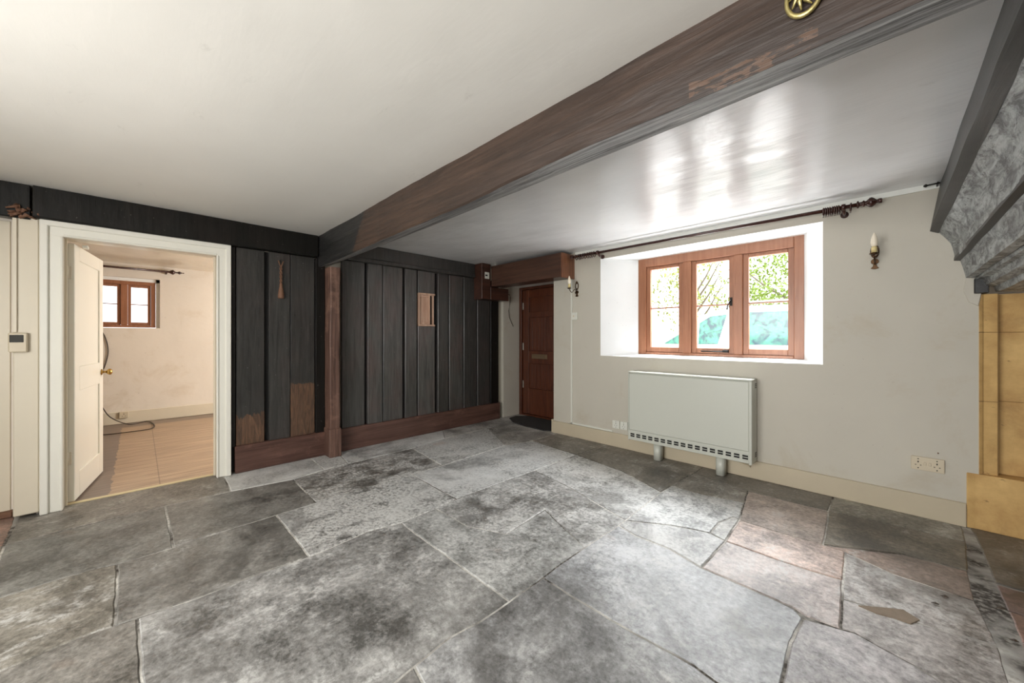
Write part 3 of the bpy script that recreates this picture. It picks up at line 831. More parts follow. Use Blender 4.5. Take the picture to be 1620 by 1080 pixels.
# main ceiling beam (lofted, near face at Y=1.275)
t = thing('ceiling_beam', (-1.6, 1.35, 1.95), 'massive dark brown timber beam crossing the ceiling, grey beneath', 'beam', kind='thing')
def zN(x):
    pts = [(-4.1, 1.90), (-3.4, 1.905), (-2.7, 1.925), (-1.7, 1.933), (-1.0, 1.968), (0, 1.975), (1.2, 1.98)]
    for (a, za), (b_, zb) in zip(pts, pts[1:]):
        if a <= x <= b_: return za+(zb-za)*(x-a)/(b_-a)
    return 1.98
secs, sec2 = [], []
n = 46
for i in range(n+1):
    x = -4.09 + (.235+4.09)*i/n
    j = lambda k, a=.007: noise.noise(Vector((x*2.3, k*5.1, .3)))*a + noise.noise(Vector((x*9, k*5.1, .3)))*a*.4
    zn = zN(x)+j(1, .006); zf = 1.952 + max(0, min(1, (x+3.4)/3.4))*.023 + j(2, .003)
    ny = 1.275+j(3); fy = 1.42 - max(0, x+2.2)*.0145 + j(4, .004)
    secs.append([(x, ny+j(5, .008), CZ+.005), (x, ny-.004, 2.08), (x, ny, zn+.012), (x, ny+.008, zn+.001), (x, 1.34, zn+(zf-zn)*.45+.008), (x, 1.34, CZ+.005)])
    sec2.append([(x, ny+.0085, zn), (x, fy, zf), (x, fy+.004, zf+.012), (x, fy, CZ+.005), (x, 1.345, CZ+.005), (x, 1.345, zf+.03)])
m = MB().loft(secs); build('beam_face', m, M['beam'], t)
m = MB().loft(sec2); build('beam_underside', m, M['under'], t)

# brass ornament hanging on the near face of the beam
cx, cz = atY(1273, 1.27), 2.04
t = thing('horse_brass', (cx, 1.266, 1.99), 'pale brass oval ornament fixed on the side of the big beam', 'ornament')
MO = T((cx, 1.262, 2.116)) @ Rm(math.radians(90), 'X') @ Matrix.Diagonal((0.82, 1.12, 1, 1))
m = MB().torus(.047, .0065, MO, 32, 8); build('ring', m, M['old_brass'], t)
m = MB()
for k in range(9):
    a = k*2*PI/9
    m.tube([(cx, 1.262, 2.118), (cx+.018*math.cos(a), 1.256, 2.118+.02*math.sin(a)), (cx+.034*math.cos(a+.35), 1.262, 2.118+.040*math.sin(a+.35))], [.006, .0055, .002], 6)
m.lathe([(.004, 0), (.013, .003), (.010, .010), (.002, .013)], 12, T((cx, 1.264, 2.118)) @ Rm(math.radians(90), 'X'))
build('flower', m, M['old_brass'], t)

# ------------------------------------------------------------------ meter box and boxed lintel over the porch
t = thing('meter_box', (-3.98, 3.55, 1.72), 'dark red wooden box high in the corner with a small meter window', 'box')
build('case', box(-4.10, -3.885, 3.295, 3.455, 1.722, CZ-.002, .004), M['mahogany'], t)
build('case_lower', box(-4.10, -3.885, 3.4555, 3.80, 1.722, 1.895, .004), M['mahogany'], t)
m = MB().box(-3.885, -3.879, 3.345, 3.425, 2.00, 2.09, .002); mw = build('meter_window', m, M['white_plastic'], t)
build('meter_slot', box(-3.880, -3.876, 3.35, 3.39, 2.035, 2.055), M['black'], mw)
t = thing('lintel_boxing', (-3.2, 3.58, 1.9), 'brown boarded lintel box over the porch, against the ceiling', 'box', kind='thing')
build('front_board', box(-3.88, -2.672, 3.46, 3.478, 1.90, CZ-.03, .003), M['lintel_x'], t)
build('end_board', box(-2.672, -2.655, 3.462, WW-.002, 1.893, CZ-.03, .003), wood('lintel_end_grain', (150, 98, 66), (92, 54, 36), 'z', .4, .7, .2), t)
build('soffit_board', box(-3.88, -2.672, 3.478, WW-.03, 1.90, 1.915, .002), M['lintel_x'], t)
build('top_board', box(-3.88, -2.66, 3.478, WW-.03, CZ-.05, CZ-.03, .002), M['lintel_x'], t)

# ------------------------------------------------------------------ front door in the porch
t = thing('door_1', (-3.55, 4.21, 0), kind='structure')
m = MB(); m.box(-4.05, -4.0, 4.19, 4.275, 0, 1.962, .004); m.box(-3.17, -3.12, 4.19, 4.275, 0, 1.962, .004); m.box(-4.0, -3.17, 4.19, 4.275, 1.925, 1.962, .004)
m.box(-4.0, -3.17, 4.19, 4.275, 0, .025, .004)
build('door_frame', m, M['door_wood'], t)
m = MB()
panel_leaf(m, .81, .03, 1.92, .045, [(.12, .70, .42, .80), (.12, .70, .99, 1.50), (.12, .70, 1.58, 1.80)], T((-3.99, 4.26, 0)), .026)
for k in range(9): m.box(-3.87+k*.0645, -3.87+k*.0645+.060, 4.231, 4.243, .995, 1.495, .003); m.box(-3.87+k*.0645, -3.87+k*.0645+.060, 4.231, 4.243, .425, .795, .003)
build('door_leaf', m, M['door_wood'], t)
for z in (1.62, 1.0, .42):
    m = MB().box(-3.990, -3.972, 4.205, 4.216, z, z+.11, .002); build('hinge', m, M['steel'], t)
m = MB().box(-3.80, -3.50, 4.206, 4.216, .875, .945, .003); m.box(-3.78, -3.52, 4.202, 4.208, .89, .93, .002)
build('letter_plate', m, plain('dull_bronze_plate', (128, 108, 84), .4, .6), t)

# doormat
m = MB(); pts = []
x0, x1, y0 = -3.87, -3.0, 4.17
corner = [(-3.82, 4.16), (-3.95, 4.02), (-3.93, 3.86), (-3.72, 3.72), (-3.42, 3.655), (-3.1, 3.66), (-3.01, 3.72), (-3.01, 4.16)]
m.prism([(a, c, .002) for a, c in corner], (0, 0, .012), .002)
build('doormat', m, M['mat'], label='black doormat with a curved front edge lying before the front door', cat='doormat')

# black cable on the porch wall
m = MB(); m.tube([(-4.048, 3.80, 1.845), (-4.046, 3.98, 1.842)], .005)
x = -4.046; pts = [(x, 3.98, 1.842), (x, 4.0, 1.80), (x, 3.985, 1.70), (x, 3.96, 1.60), (x, 3.975, 1.50), (x, 4.02, 1.42), (x, 4.06, 1.36)]
m.tube(pts, .003); build('loose_cable', m, M['cable'], label='thin black cable trailing down the white wall beside the front door', cat='cable')

# ------------------------------------------------------------------ window builder (local: x along, y outward, z up)
def window(name, Mw, W_, H_, openings, head, cill, rails, bar_z, mat, bars=True, extras=None, depth=.07, stile=.045):
    t = thing(name, Mw.to_translation(), kind='structure')
    def L(m): return build_local
    m = MB()
    m.box(0, openings[0][0], 0, depth, 0, H_, .004, Mw)
    m.box(openings[-1][1], W_, 0, depth, 0, H_, .004, Mw)
    m.box(openings[0][0], openings[-1][1], 0, depth, H_-head, H_, .004, Mw)
    m.box(openings[0][0], openings[-1][1], 0, depth, 0, cill, .004, Mw)
    build('window_frame', m, mat, t)
    for (a, b1), (a2, b2) in zip(openings, openings[1:]):
        build('mullion', MB().box(b1, a2, 0, depth, cill, H_-head, .005, Mw), mat, t)
    for i, (a, b1) in enumerate(openings):
        m = MB(); y0, y1 = .02, .06
        z0, z1 = cill, H_-head
        rb, rt = rails
        m.box(a+.001, a+stile, y0, y1, z0, z1, .003, Mw); m.box(b1-stile, b1-.001, y0, y1, z0, z1, .003, Mw)
        m.box(a+stile, b1-stile, y0, y1, z0+.001, z0+rb, .003, Mw); m.box(a+stile, b1-stile, y0, y1, z1-rt, z1-.001, .003, Mw)
        s = build('sash', m, mat, t)
        if bars: build('glazing_bar', MB().box(a+stile, b1-stile, y0+.012, y1-.006, bar_z-.007, bar_z+.007, .002, Mw), mat, s)
        build('pane', MB().box(a+stile-.004, b1-stile+.004, y0+.018, y0+.022, z0+rb-.004, z1-rt+.004, 0, Mw), M['glass'], s)
    return t
Mw = T((ox0, YO, oz0))
xx = lambda px: atY(px, YO) - ox0
w1 = window('window_1', Mw, ox1-ox0, oz1-oz0, [(.088, xx(1079.5)), (xx(1093), xx(1160.5)), (xx(1174.5), xx(1256))], .092, .026, (.055, .036), 1.516-oz0, M['win_wood'])
# casement fastener and stay on the middle sash
fx = ox0+xx(1160.5)-.025
m = MB().box(fx-.010, fx+.010, 4.018, 4.031, 1.50, 1.58, .002); m.tube([(fx, 4.012, 1.55), (fx-.004, 3.998, 1.54), (fx-.02, 3.99, 1.50), (fx-.028, 3.994, 1.462)], [.006, .006, .005, .007], 8)
build('casement_fastener', m, M['iron'], w1)
m = MB().tube([(fx-.26, 4.012, 1.058), (fx-.03, 4.012, 1.058)], .006, 8); m.box(fx-.07, fx-.02, 4.005, 4.031, 1.05, 1.075, .003); m.lathe([(.004,0),(.011,.004),(.004,.012)], 10, T((fx-.26, 4.012, 1.052)))
build('casement_stay', m, M['iron'], w1)
# far-room window (looks out through X=XF wall): local x along +Y, outward -X
Mf = T((XF-.05, vy0+.005, vz0+.005)) @ Rm(math.radians(90), 'Z')
fw_ = (vy1-.045)-(vy0+.005); hh = vz1-vz0-.05
build('wall_far_window_cheek', MB().box(XF-.28, XF-.05, vy1-.04, vy1, vz0, vz1).box(XF-.28, XF-.05, vy0, vy1, vz1-.045, vz1), M['reveal'], kind='structure')
mid = fw_/2
window('window_2', Mf, fw_, hh, [(.05, mid-.035), (mid+.035, fw_-.05)], .05, .035, (.04, .035), hh*.5, M['win_wood'], stile=.035)
# windows out of sight that light the rooms
Mr = T((qx1, YB-.15, qz0)) @ Rm(math.radians(180), 'Z')
window('window_3', Mr, qx1-qx0, qz1-qz0, [(.06, .56), (.62, 1.18), (1.24, 1.74)], .06, .06, (.05, .05), .6, M['win_wood'])
Mg = T((gx0, 3.85, gz0))
window('window_4', Mg, gx1-gx0, gz1-gz0, [(.06, .52), (.58, 1.04)], .06, .06, (.05, .05), .6, M['win_wood'])

# ------------------------------------------------------------------ storage heater
hx0, hx1, hyf = atY(993.4, 3.525), atY(1189.5, 3.525), 3.525
t = thing('storage_heater', ((hx0+hx1)/2, 3.6, 0), 'wide white storage heater on two feet under the window', 'heater')
m = MB().box(hx0+.012, hx1-.004, hyf+.012, WW-.024, .165, .838, .004); build('casing', m, M['heater'], t)
m = MB().box(hx0+.012, hx1-.022, hyf+.002, hyf+.014, .262, .832, .004); build('front_panel', m, M['heater'], t)
m = MB().box(hx0, hx1, hyf-.002, WW-.022, .838, .852, .005); build('top_plate', m, M['heater'], t)
for a, c in ((hx0, hx0+.012), (hx1-.022, hx1)):
    m = MB().box(a, c, hyf-.002, WW-.022, .155, .838, .004); sp = build('side_panel', m, M['heater'], t)
    if c == hx1:
        for z in (.20, .215, .23, .775, .79, .805):
            build('side_slot', box(hx1-.001, hx1+.001, hyf+.10, hyf+.15, z, z+.007), M['black'], sp)
m = MB().box(hx0+.012, hx1-.022, hyf, hyf+.013, .165, .186, .002); m.box(hx0+.012, hx1-.022, hyf+.002, hyf+.013, .238, .2615, .002)
m.box(hx0+.012, hx1-.022, hyf+.004, hyf+.012, .186, .238)
gr = build('grille', m, M['heater'], t)
n = 17; wv = (hx1-hx0-.034)/n
for i in range(n):
    a = hx0+.018+i*wv
    m = MB().box(a+.010, a+wv-.012, hyf-.0005, hyf+.006, .196, .230)
    build('vent', m, M['black'], gr)
for i in range(n):
    a = hx0+.018+i*wv
    build('vent_bar', box(a+.010, a+wv-.012, hyf-.002, hyf+.001, .211, .216), M['heater'], gr)
for px in (1040.5, 1140):
    fx0 = atY(px, 3.585)
    b2 = bmesh.new(); ring = []
    prof = []
    for k in range(24):
        a = 2*PI*k/24; prof.append((fx0 + .038*math.copysign(abs(math.cos(a))**.7, math.cos(a)), 3.60 + .05*math.copysign(abs(math.sin(a))**.8, math.sin(a))))
    m = MB().loft([[(p[0], p[1], z) for p in prof] for z in (.004, .16)])
    for f in m.bm.faces: f.smooth = len(f.verts) == 4
    build('foot', m, M['heater'], t)
m = MB(); hb = hx1-.03
for k in range(3):
    m.tube([(hb-.10+k*.03, WW-.03, .168), (hb-.09+k*.035, WW-.05, .13-.008*k), (hb-.05+k*.02, WW-.055, .115-.008*k), (hb-.01, WW-.05, .12), (hb+.005, WW-.04, .15), (hb, WW-.03, .17)], .0035, 8)
build('supply_cable', m, M['cream_cable'], t)

# ------------------------------------------------------------------ sockets, switch, trunking
def socket(name, Mx, w_, h_, label, nsock, mat, gangs=True, trim=True):
    t = thing(name, Mx.to_translation(), label, 'socket')
    m = MB().box(-w_/2, w_/2, -.018, 0, -h_/2, h_/2, .004, Mx, 2); fp = build('faceplate', m, mat, t)
    for s in ((-1, 1) if nsock == 2 else (0,)):
        cx_ = s*.042
        for hb in ((-.003, .003, .006, .016), (-.015, -.008, -.012, -.008), (.008, .015, -.012, -.008)):
            build('pin_hole', box(cx_+hb[0], cx_+hb[1], -.0195, -.017, hb[2], hb[3], 0, Mx), M['black'], t)
        for dz in (-.03, .03):
            build('screw', MB().lathe([(.0035, 0), (.0035, .002)], 10, Mx @ T((cx_, -.0175, dz)) @ Rm(math.radians(90), 'X')), M['black'], t)
    if nsock == 2:
        for s in (-1, 1): build('rocker_switch', MB().box(s*.011-.006, s*.011+.006, -.023, -.017, -.008, .012, .002, Mx), mat, t)
    return t
sx = atY(1467, WW)
socket('double_socket', T((sx, WW, .357)), .150, .088, 'cream double wall socket low on the wall near the stone fireplace', 2, M['plastic'])
s2 = atY(977, WW)
socket('single_socket', T((atY(975.5, WW), WW, .245)), .086, .086, 'white wall socket left of the heater, the one further from it', 1, M['white_plastic'])
socket('single_socket', T((atY(989.5, WW)-.012, WW, .245)), .086, .086, 'white wall socket left of the heater, half hidden by its edge', 1, M['white_plastic'])
t = thing('light_switch', (atY(909.5, WW), WW, 1.45), 'white light switch on the wall below the left candle lamp', 'switch')
cx = atY(909.5, WW)
build('switch_plate', box(cx-.044, cx+.044, WW-.022, WW, 1.406, 1.494, .003), M['white_plastic'], t)
build('rocker', MB().box(cx-.010, cx+.006, WW-.029, WW-.021, 1.44, 1.462, .002), M['plastic'], t)
cx = atY(904.8, WW)
m = MB().box(cx-.011, cx+.011, WW-.012, WW, 1.495, 1.892, .002); m.box(cx-.011, cx+.011, WW-.012, WW, .152, 1.405, .002)
m.box(cx-.011, atY(975.5, WW)-.045, WW-.012, WW, .152, .172, .002)
build('cable_trunking', m, M['white_plastic'], label='white cable trunking running down the wall and along the cream skirting', cat='cable trunking')
# pier: conduit and control unit
build('cable_trunking', box(-4.035, -4.022, -.585, -.567, 1.232, 1.98, .002), M['cream'], label='cream cable conduit rising from the wall controller at the far left', cat='cable trunking')
t = thing('wall_controller', (-4.02, -.556, 1.1), 'small cream wall controller with dark display left of the doorway', 'controller')
build('body', box(-4.035, -4.004, -.60, -.522, 1.10, 1.228, .006), M['plastic'], t)
build('display', box(-4.006, -4.002, -.594, -.537, 1.165, 1.214, .002), M['dark_glass'], t)

# ------------------------------------------------------------------ candle wall lamps
def sconce(x, label):
    t = thing('candle_wall_lamp', (x, WW, 1.68), label, 'wall lamp', 'candle lamps on the window wall')
    y = WW
    m = MB()
    def outline(prof, th, M_):
        pts = [(r, 0, z) for r, z in prof] + [(-r, 0, z) for r, z in reversed(prof)]
        m.prism(pts, (0, -th, 0), .0015, M_)
    outline([(.004, 0), (.022, .006), (.010, .020), (.008, .035), (.020, .045), (.020, .062), (.009, .072)], .012, T((x, y-.001, 1.682)))
    m.torus(.026, .006, T((x, y-.010, 1.808)) @ Rm(math.radians(90), 'X') @ Matrix.Diagonal((.75, 1.5, 1, 1)), 24, 8)
    m.lathe([(.010, 0), (.013, .006), (.006, .016), (.002, .022)], 12, T((x, y-.010, 1.848)))
    build('backplate', m, M['bronze'], t)
    pts = [(x, y-.012, 1.735), (x, y-.035, 1.762), (x, y-.06, 1.765), (x, y-.085, 1.74), (x, y-.11, 1.722), (x, y-.14, 1.738), (x, y-.158, 1.762)]
    m = MB().tube(pts, .0042, 8); m.tube([(x, y-.012, 1.725), (x, y-.035, 1.712), (x, y-.045, 1.728), (x, y-.032, 1.738)], .003, 8)
    build('arm', m, M['bronze'], t)
    yy = y-.160
    m = MB().lathe([(.006, 1.760), (.024, 1.766), (.026, 1.771), (.014, 1.772), (.014, 1.776)], 20, T((x, yy, 0))); build('drip_pan', m, M['bronze'], t)
    m = MB().lathe([(.0155, 1.776), (.0155, 1.812), (.013, 1.816)], 20, T((x, yy, 0))); build('candle_tube', m, M['candle'], t)
    m = MB().lathe([(.010, 1.816), (.0165, 1.824), (.0195, 1.845), (.0175, 1.868), (.012, 1.888), (.006, 1.904), (.001, 1.914)], 20, T((x, yy, 0))); build('bulb', m, M['bulb'], t)
sconce(atY(912, WW)+.012, 'candle-style bracket lamp on the wall beside the end of the brown lintel box')
sconce(atY(1384, WW), 'candle-style bracket lamp on the bare wall right of the window')

# ------------------------------------------------------------------ curtain pole with rings
py, pz = 3.60, 2.135
t = thing('curtain_pole', (-1.3, py, pz-.03), 'long dark turned wooden curtain pole above the window', 'curtain pole')
m = MB().tube([(-2.60, py, pz), (-.13, py, pz)], .0135, 14); build('pole', m, M['pole'], t)
RX90 = Rm(math.radians(90), 'Y')
def finial(x, s):
    prof = [(.0135, 0), (.021, .004), (.021, .010), (.012, .014), (.012, .030), (.018, .034), (.018, .040), (.012, .044), (.014, .052), (.026, .066), (.028, .078), (.020, .092), (.010, .102), (.009, .108), (.014, .112), (.014, .126), (.010, .130)]
    return MB().lathe([(r*1.22, z) for r, z in prof], 18, T((x, py, pz)) @ Rm(math.radians(90*s), 'Y'))
build('finial', finial(-.155, 1), M['pole'], t)
build('finial', MB().lathe([(.0135, 0), (.021, .004), (.021, .010), (.014, .016), (.024, .026), (.012, .038), (.004, .042)], 18, T((-2.60, py, pz)) @ Rm(math.radians(-90), 'Y')), M['pole'], t)
for bx in (-.225, -2.27):
    m = MB().lathe([(.022, -.012), (.024, 0), (.022, .012)], 18, T((bx, py, pz)) @ Rm(math.radians(90), 'Y'))
    m.tube([(bx, py+.015, pz-.008), (bx, py+.05, pz-.030), (bx, WW-.001, pz-.03)], [.012, .011, .013], 10)
    m.lathe([(.024, 0), (.024, .006), (.018, .012)], 18, T((bx, WW, pz-.03)) @ Rm(math.radians(90), 'X'))
    build('bracket', m, M['pole'], t)
ringmesh = None
def add_ring(x, tilt, label, grp):
    global ringmesh
    if ringmesh is None:
        m = MB().torus(.0275, .0046, Rm(math.radians(90), 'Y'), 22, 8)
        m.torus(.005, .0012, T((0, 0, -.037)), 10, 6)
        o = build('curtain_ring', m, M['pole'], origin=(0, 0, 0)); ringmesh = o
    else:
        o = ringmesh.copy(); C.objects.link(o)
    o.location = (x, py, pz-.0088); o.rotation_euler = (0, tilt, 0)
    o['label'] = label; o['category'] = 'curtain ring'; o['group'] = grp
for k in range(8): add_ring(-.335+k*.0125, rr.uniform(-.06, .06), 'dark wooden curtain ring bunched at the right end of the long pole', 'curtain rings at the right end of the long pole')
add_ring(-.185, .05, 'lone dark wooden curtain ring between the right bracket and the finial', 'curtain ring by the finial')
for k in range(9): add_ring(-2.55+k*.030+rr.uniform(-.004, .004), rr.uniform(-.2, .2), 'dark wooden curtain ring scattered at the left end of the long pole', 'curtain rings at the left end of the long pole')
# short iron rod beside the chimney beam
m = MB().tube([(.175, 3.63, 2.185), (.238, 3.63, 2.188)], .005, 10)
m.lathe([(.004, 0), (.010, .008), (.010, .014), (.004, .02)], 12, T((.165, 3.63, 2.1845)) @ RX90)
m.box(.225, .232, 3.63, WW, 2.183, 2.197)
build('iron_rod', m, M['iron'], label='short black iron rod in the ceiling corner beside the moulded chimney beam', cat='rod')

# far room curtain pole
fz = 2.15; fxp = XF+.09; ye = atX(292, fxp)
t = thing('curtain_pole', (fxp, 0, fz-.03), 'dark curtain pole above the small window in the far room', 'curtain pole')
build('pole', MB().tube([(fxp, -1.2, fz), (fxp, ye-.16, fz)], .014, 12), M['pole'], t)
m = MB().lathe([(.014, 0), (.02, .004), (.024, .012), (.034, .03), (.034, .04), (.018, .058), (.010, .064), (.010, .09), (.02, .1), (.022, .112), (.012, .125), (.006, .14), (.008, .16)], 16, T((fxp, ye-.165, fz)) @ Rm(math.radians(-90), 'X'))
build('finial', m, M['pole'], t)
m = MB().tube([(fxp, ye-.20, fz-.01), (XF+.001, ye-.20, fz-.02)], .012, 10); build('bracket', m, M['pole'], t)

# far room: socket, cables
sy = atX(196, XF+.03)
t = thing('single_socket', (XF+.022, sy, .12), 'small cream socket on the skirting of the far room', 'socket')
build('faceplate', box(XF+.022, XF+.05, sy-.045, sy+.045, .08, .165, .004), M['plastic'], t)
for hb in ((-.003, .003, .13, .142), (-.018, -.010, .105, .110), (.010, .018, .105, .110)):
    build('pin_hole', box(XF+.049, XF+.0515, sy+hb[0], sy+hb[1], hb[2], hb[3]), M['black'], t)
def sm(pts, n=6):
    out = []; P_ = [Vector(p) for p in pts]; P_ = [P_[0]]+P_+[P_[-1]]
    for i in range(1, len(P_)-2):
        for k in range(n):
            u = k/n; a, b_, c_, d = P_[i-1], P_[i], P_[i+1], P_[i+2]
            out.append(.5*((2*b_)+(-a+c_)*u+(2*a-5*b_+4*c_-d)*u*u+(-a+3*b_-3*c_+d)*u**3))
    out.append(P_[-2]); return out
xw = XF+.012
def fw(px, y_): 
    Y_ = atX(px, xw); return (xw, Y_, zat(xw, Y_, y_))
m = MB().tube(sm([fw(146, 508), fw(156, 516), fw(167, 535), fw(171, 556), fw(166, 578), fw(156, 598), fw(146, 612), fw(140, 625)]), .006, 8)
build('aerial_cable', m, M['cable'], label='brown cable looping down the far room wall from its window', cat='cable')
def ff(px, y_): q = F(px, y_); return (q[0], q[1], .008)
m = MB().tube(sm([fw(146, 640), (XF+.03, fw(158, 655)[1], .30), (XF+.10, fw(175, 663)[1], .12), ff(205, 672), ff(232, 667), ff(244, 673), ff(238, 679), ff(205, 684), ff(170, 688), ff(140, 690)]), .006, 8)
build('floor_cable', m, M['cable'], label='dark cable lying in a loop on the far room floorboards', cat='cable')

# ------------------------------------------------------------------ hanging tassel / old tool on the black boards
ty = atX(444, -4.04)
t = thing('hanging_tool', (-4.03, ty, 1.66), 'small rusty brown tool with twisted handle hanging on the black boards', 'tool')
tx = -4.03
zt = zat(tx, ty, 413); zb = zat(tx, ty, 472)
m = MB().tube([(-4.06, ty-.004, zt), (-4.02, ty-.004, zt+.004), (-4.018, ty-.004, zt+.014)], .004, 8); build('nail', m, M['iron'], t)
m = MB().tube([(tx, ty-.022, zt+.004), (tx, ty-.010, zt-.03), (tx, ty, zt-.055)], .0045, 8); m.tube([(tx, ty+.020, zt), (tx, ty+.010, zt-.03), (tx, ty, zt-.055)], .0045, 8)
build('loop', m, M['rust'], t)
m = MB()
for ph in (0, PI):
    m.tube([(tx+.007*math.cos(k*.9+ph), ty+.007*math.sin(k*.9+ph), zt-.055-(zt-zb-.20)*k/14) for k in range(15)], .006, 8)
build('twisted_handle', m, M['rust'], t)
m = MB().lathe([(.008, zb+.15), (.014, zb+.13), (.013, zb+.11), (.020, zb+.08), (.026, zb+.03), (.026, zb+.005), (.020, zb)], 16, T((tx+.002, ty, 0)))
build('weighted_end', m, M['rust'], t)

# ------------------------------------------------------------------ fireplace: moulded chimney beam and stone jamb
prof_px = [(1489, 286), (1471, 366), (1485, 368.5), (1492, 373), (1498.5, 379), (1503.5, 386), (1507, 394), (1509.3, 404), (1509.6, 412.5), (1520.3, 413), (1523, 423), (1525.5, 432), (1527.5, 440), (1541, 440)]
def wp(px, y_):
    X_ = atY(px, WW); return X_, zat(X_, WW, y_)
prof = [wp(*p) for p in prof_px]
prof[0] = (prof[0][0], CZ+.005)
zb_ = 1.62
t = thing('moulded_chimney_beam', (.5, 1.5, 1.45), 'dark moulded timber beam with peeling paint above the fireplace opening', 'fireplace beam', kind='thing')
def sweep(m, P2, y0, y1, n, amp, seed):
    secs = []
    for i in range(n+1):
        y = y0+(y1-y0)*i/n
        ring = []
        for k, (x, z) in enumerate(P2):
            dx = noise.noise(Vector((y*2.6, k*1.7+seed, .2)))*amp; dz = noise.noise(Vector((y*2.6, k*1.7+seed, 5.2)))*amp
            ring.append((x+dx, y, z+dz))
        secs.append(ring)
    m.loft(secs)
# top band with fascia, main body with cove, ogee, lower lintel
m = MB(); sweep(m, [prof[0], prof[1], prof[2], (prof[2][0]+.012, prof[2][1]+.01), (prof[2][0]+.03, CZ+.005)], WW-.002, YB+.02, 44, .005, 1)
build('top_fillet', m, M['hood_dark'], t)
body = prof[2:9]
m = MB(); sweep(m, body + [(prof[8][0]+.05, prof[8][1]+.05), (.62, prof[8][1]+.05), (.62, CZ), (prof[2][0]+.02, CZ)], WW-.002, YB+.02, 44, .006, 3)
build('cove_moulding', m, M['hood'], t)
m = MB(); sweep(m, [(prof[8][0]-.001, prof[8][1]+.022), (prof[8][0]-.002, prof[8][1]), (prof[9][0], prof[9][1]), (prof[9][0]+.03, prof[9][1]+.02), (prof[9][0]+.03, prof[9][1]+.05)], WW-.003, YB+.02, 44, .004, 6)
build('middle_fillet', m, M['hood_dark'], t)
m = MB(); sweep(m, [(prof[9][0]-.004, prof[9][1]+.002), (prof[10][0], prof[10][1]), (prof[11][0], prof[11][1]), (prof[12][0], prof[12][1]), (prof[13][0], prof[13][1]), (prof[13][0]+.05, prof[13][1]+.04), (.62, prof[13][1]+.04), (.62, prof[9][1]+.03)], WW-.004, YB+.02, 44, .004, 8)
build('lower_moulding', m, M['hood'], t)
z3 = zat(atY(1545, WW), WW, 464.5)
x3 = prof[13][0]
m = MB(); sweep(m, [(x3+.004, prof[13][1]+.004), (x3+.008, prof[13][1]-.012), (x3+.030, prof[13][1]-.02), (x3+.038, z3+.045), (x3+.075, z3+.035), (x3+.082, z3+.004), (.62, z3), (.62, prof[13][1]+.03)], WW-.004, YB+.02, 44, .005, 12)
build('inner_lintel', m, M['hood'], t)
build('bearing_block', box(x3-.002, x3+.055, WW-.035, WW+.06, z3, prof[13][1]-.005, .003), M['hood_dark'], t)
# plaster lump beside the bearing
m = MB().prism([(.36, WW, z3-.05), (.40, WW, z3-.08), (.412, WW, z3), (.405, WW, z3+.11), (.35, WW, z3+.11), (.34, WW, z3+.02)], (0, -.008, 0), .003)
build('wall_back_plaster_patch', m, M['wall'], kind='structure')

m = MB(); t = thing('stone_jamb', (.9, 3.75, 0), 'golden stone fireplace side with a stepped plinth', 'fireplace jamb', kind='thing')
fp = [(.402, WW-.002), (.416, WW+.008), (.422, WW+.014), (.478, WW+.026), (.484, WW+.10), (1.5, WW+.10), (1.5, WW+.2), (.402, WW+.2)]
zc = [.345, .80, 1.23, z3-.002]
for i in range(3):
    z0_, z1_ = zc[i]+.0015, zc[i+1]-.0015
    build('stone_block', MB().prism([(a, c, z0_) for a, c in fp], (0, 0, z1_-z0_), .002), M['stone'], t)
build('joint_filling', MB().prism([(a+.003, c+.003, .345) for a, c in fp[:5]]+[(1.49, WW+.103, .345), (1.49, WW+.19, .345), (.41, WW+.19, .345)], (0, 0, z3-.35)), plain('stone_joint', (150, 120, 78), .9), t)
fq = [(.353, WW-.012), (.392, WW-.004), (1.5, WW-.004), (1.5, WW+.2), (.353, WW+.2)]
build('plinth', MB().prism([(a, c, 0) for a, c in fq], (0, 0, .345), .004), M['stone'], t)

# debris on the flags
leafm = None
for px, y_ in ((1479, 955), (1494, 944), (1583, 963), (1604, 1014)):
    q = F(px, y_)
    m = MB().prism([(q[0]-.012, q[1]-.003, .002), (q[0], q[1]-.009, .004), (q[0]+.013, q[1], .003), (q[0]+.002, q[1]+.008, .005)], (0, 0, .002))
    build('debris_fragment', m, M['cable'], label='tiny dark fragment lying on the flagstones near the fireplace', cat='debris', group='dark fragments near the hearth')
# nail with scratch near socket
nx = atY(1484, WW); nz = zat(nx, WW, 716.5)
m = MB().lathe([(.004, 0), (.004, .006), (.002, .008)], 10, T((nx, WW, nz)) @ Rm(math.radians(90), 'X')); 
build('wall_plug', m, M['rust'], label='rusty screw head in the wall above the cream double socket', cat='screw')

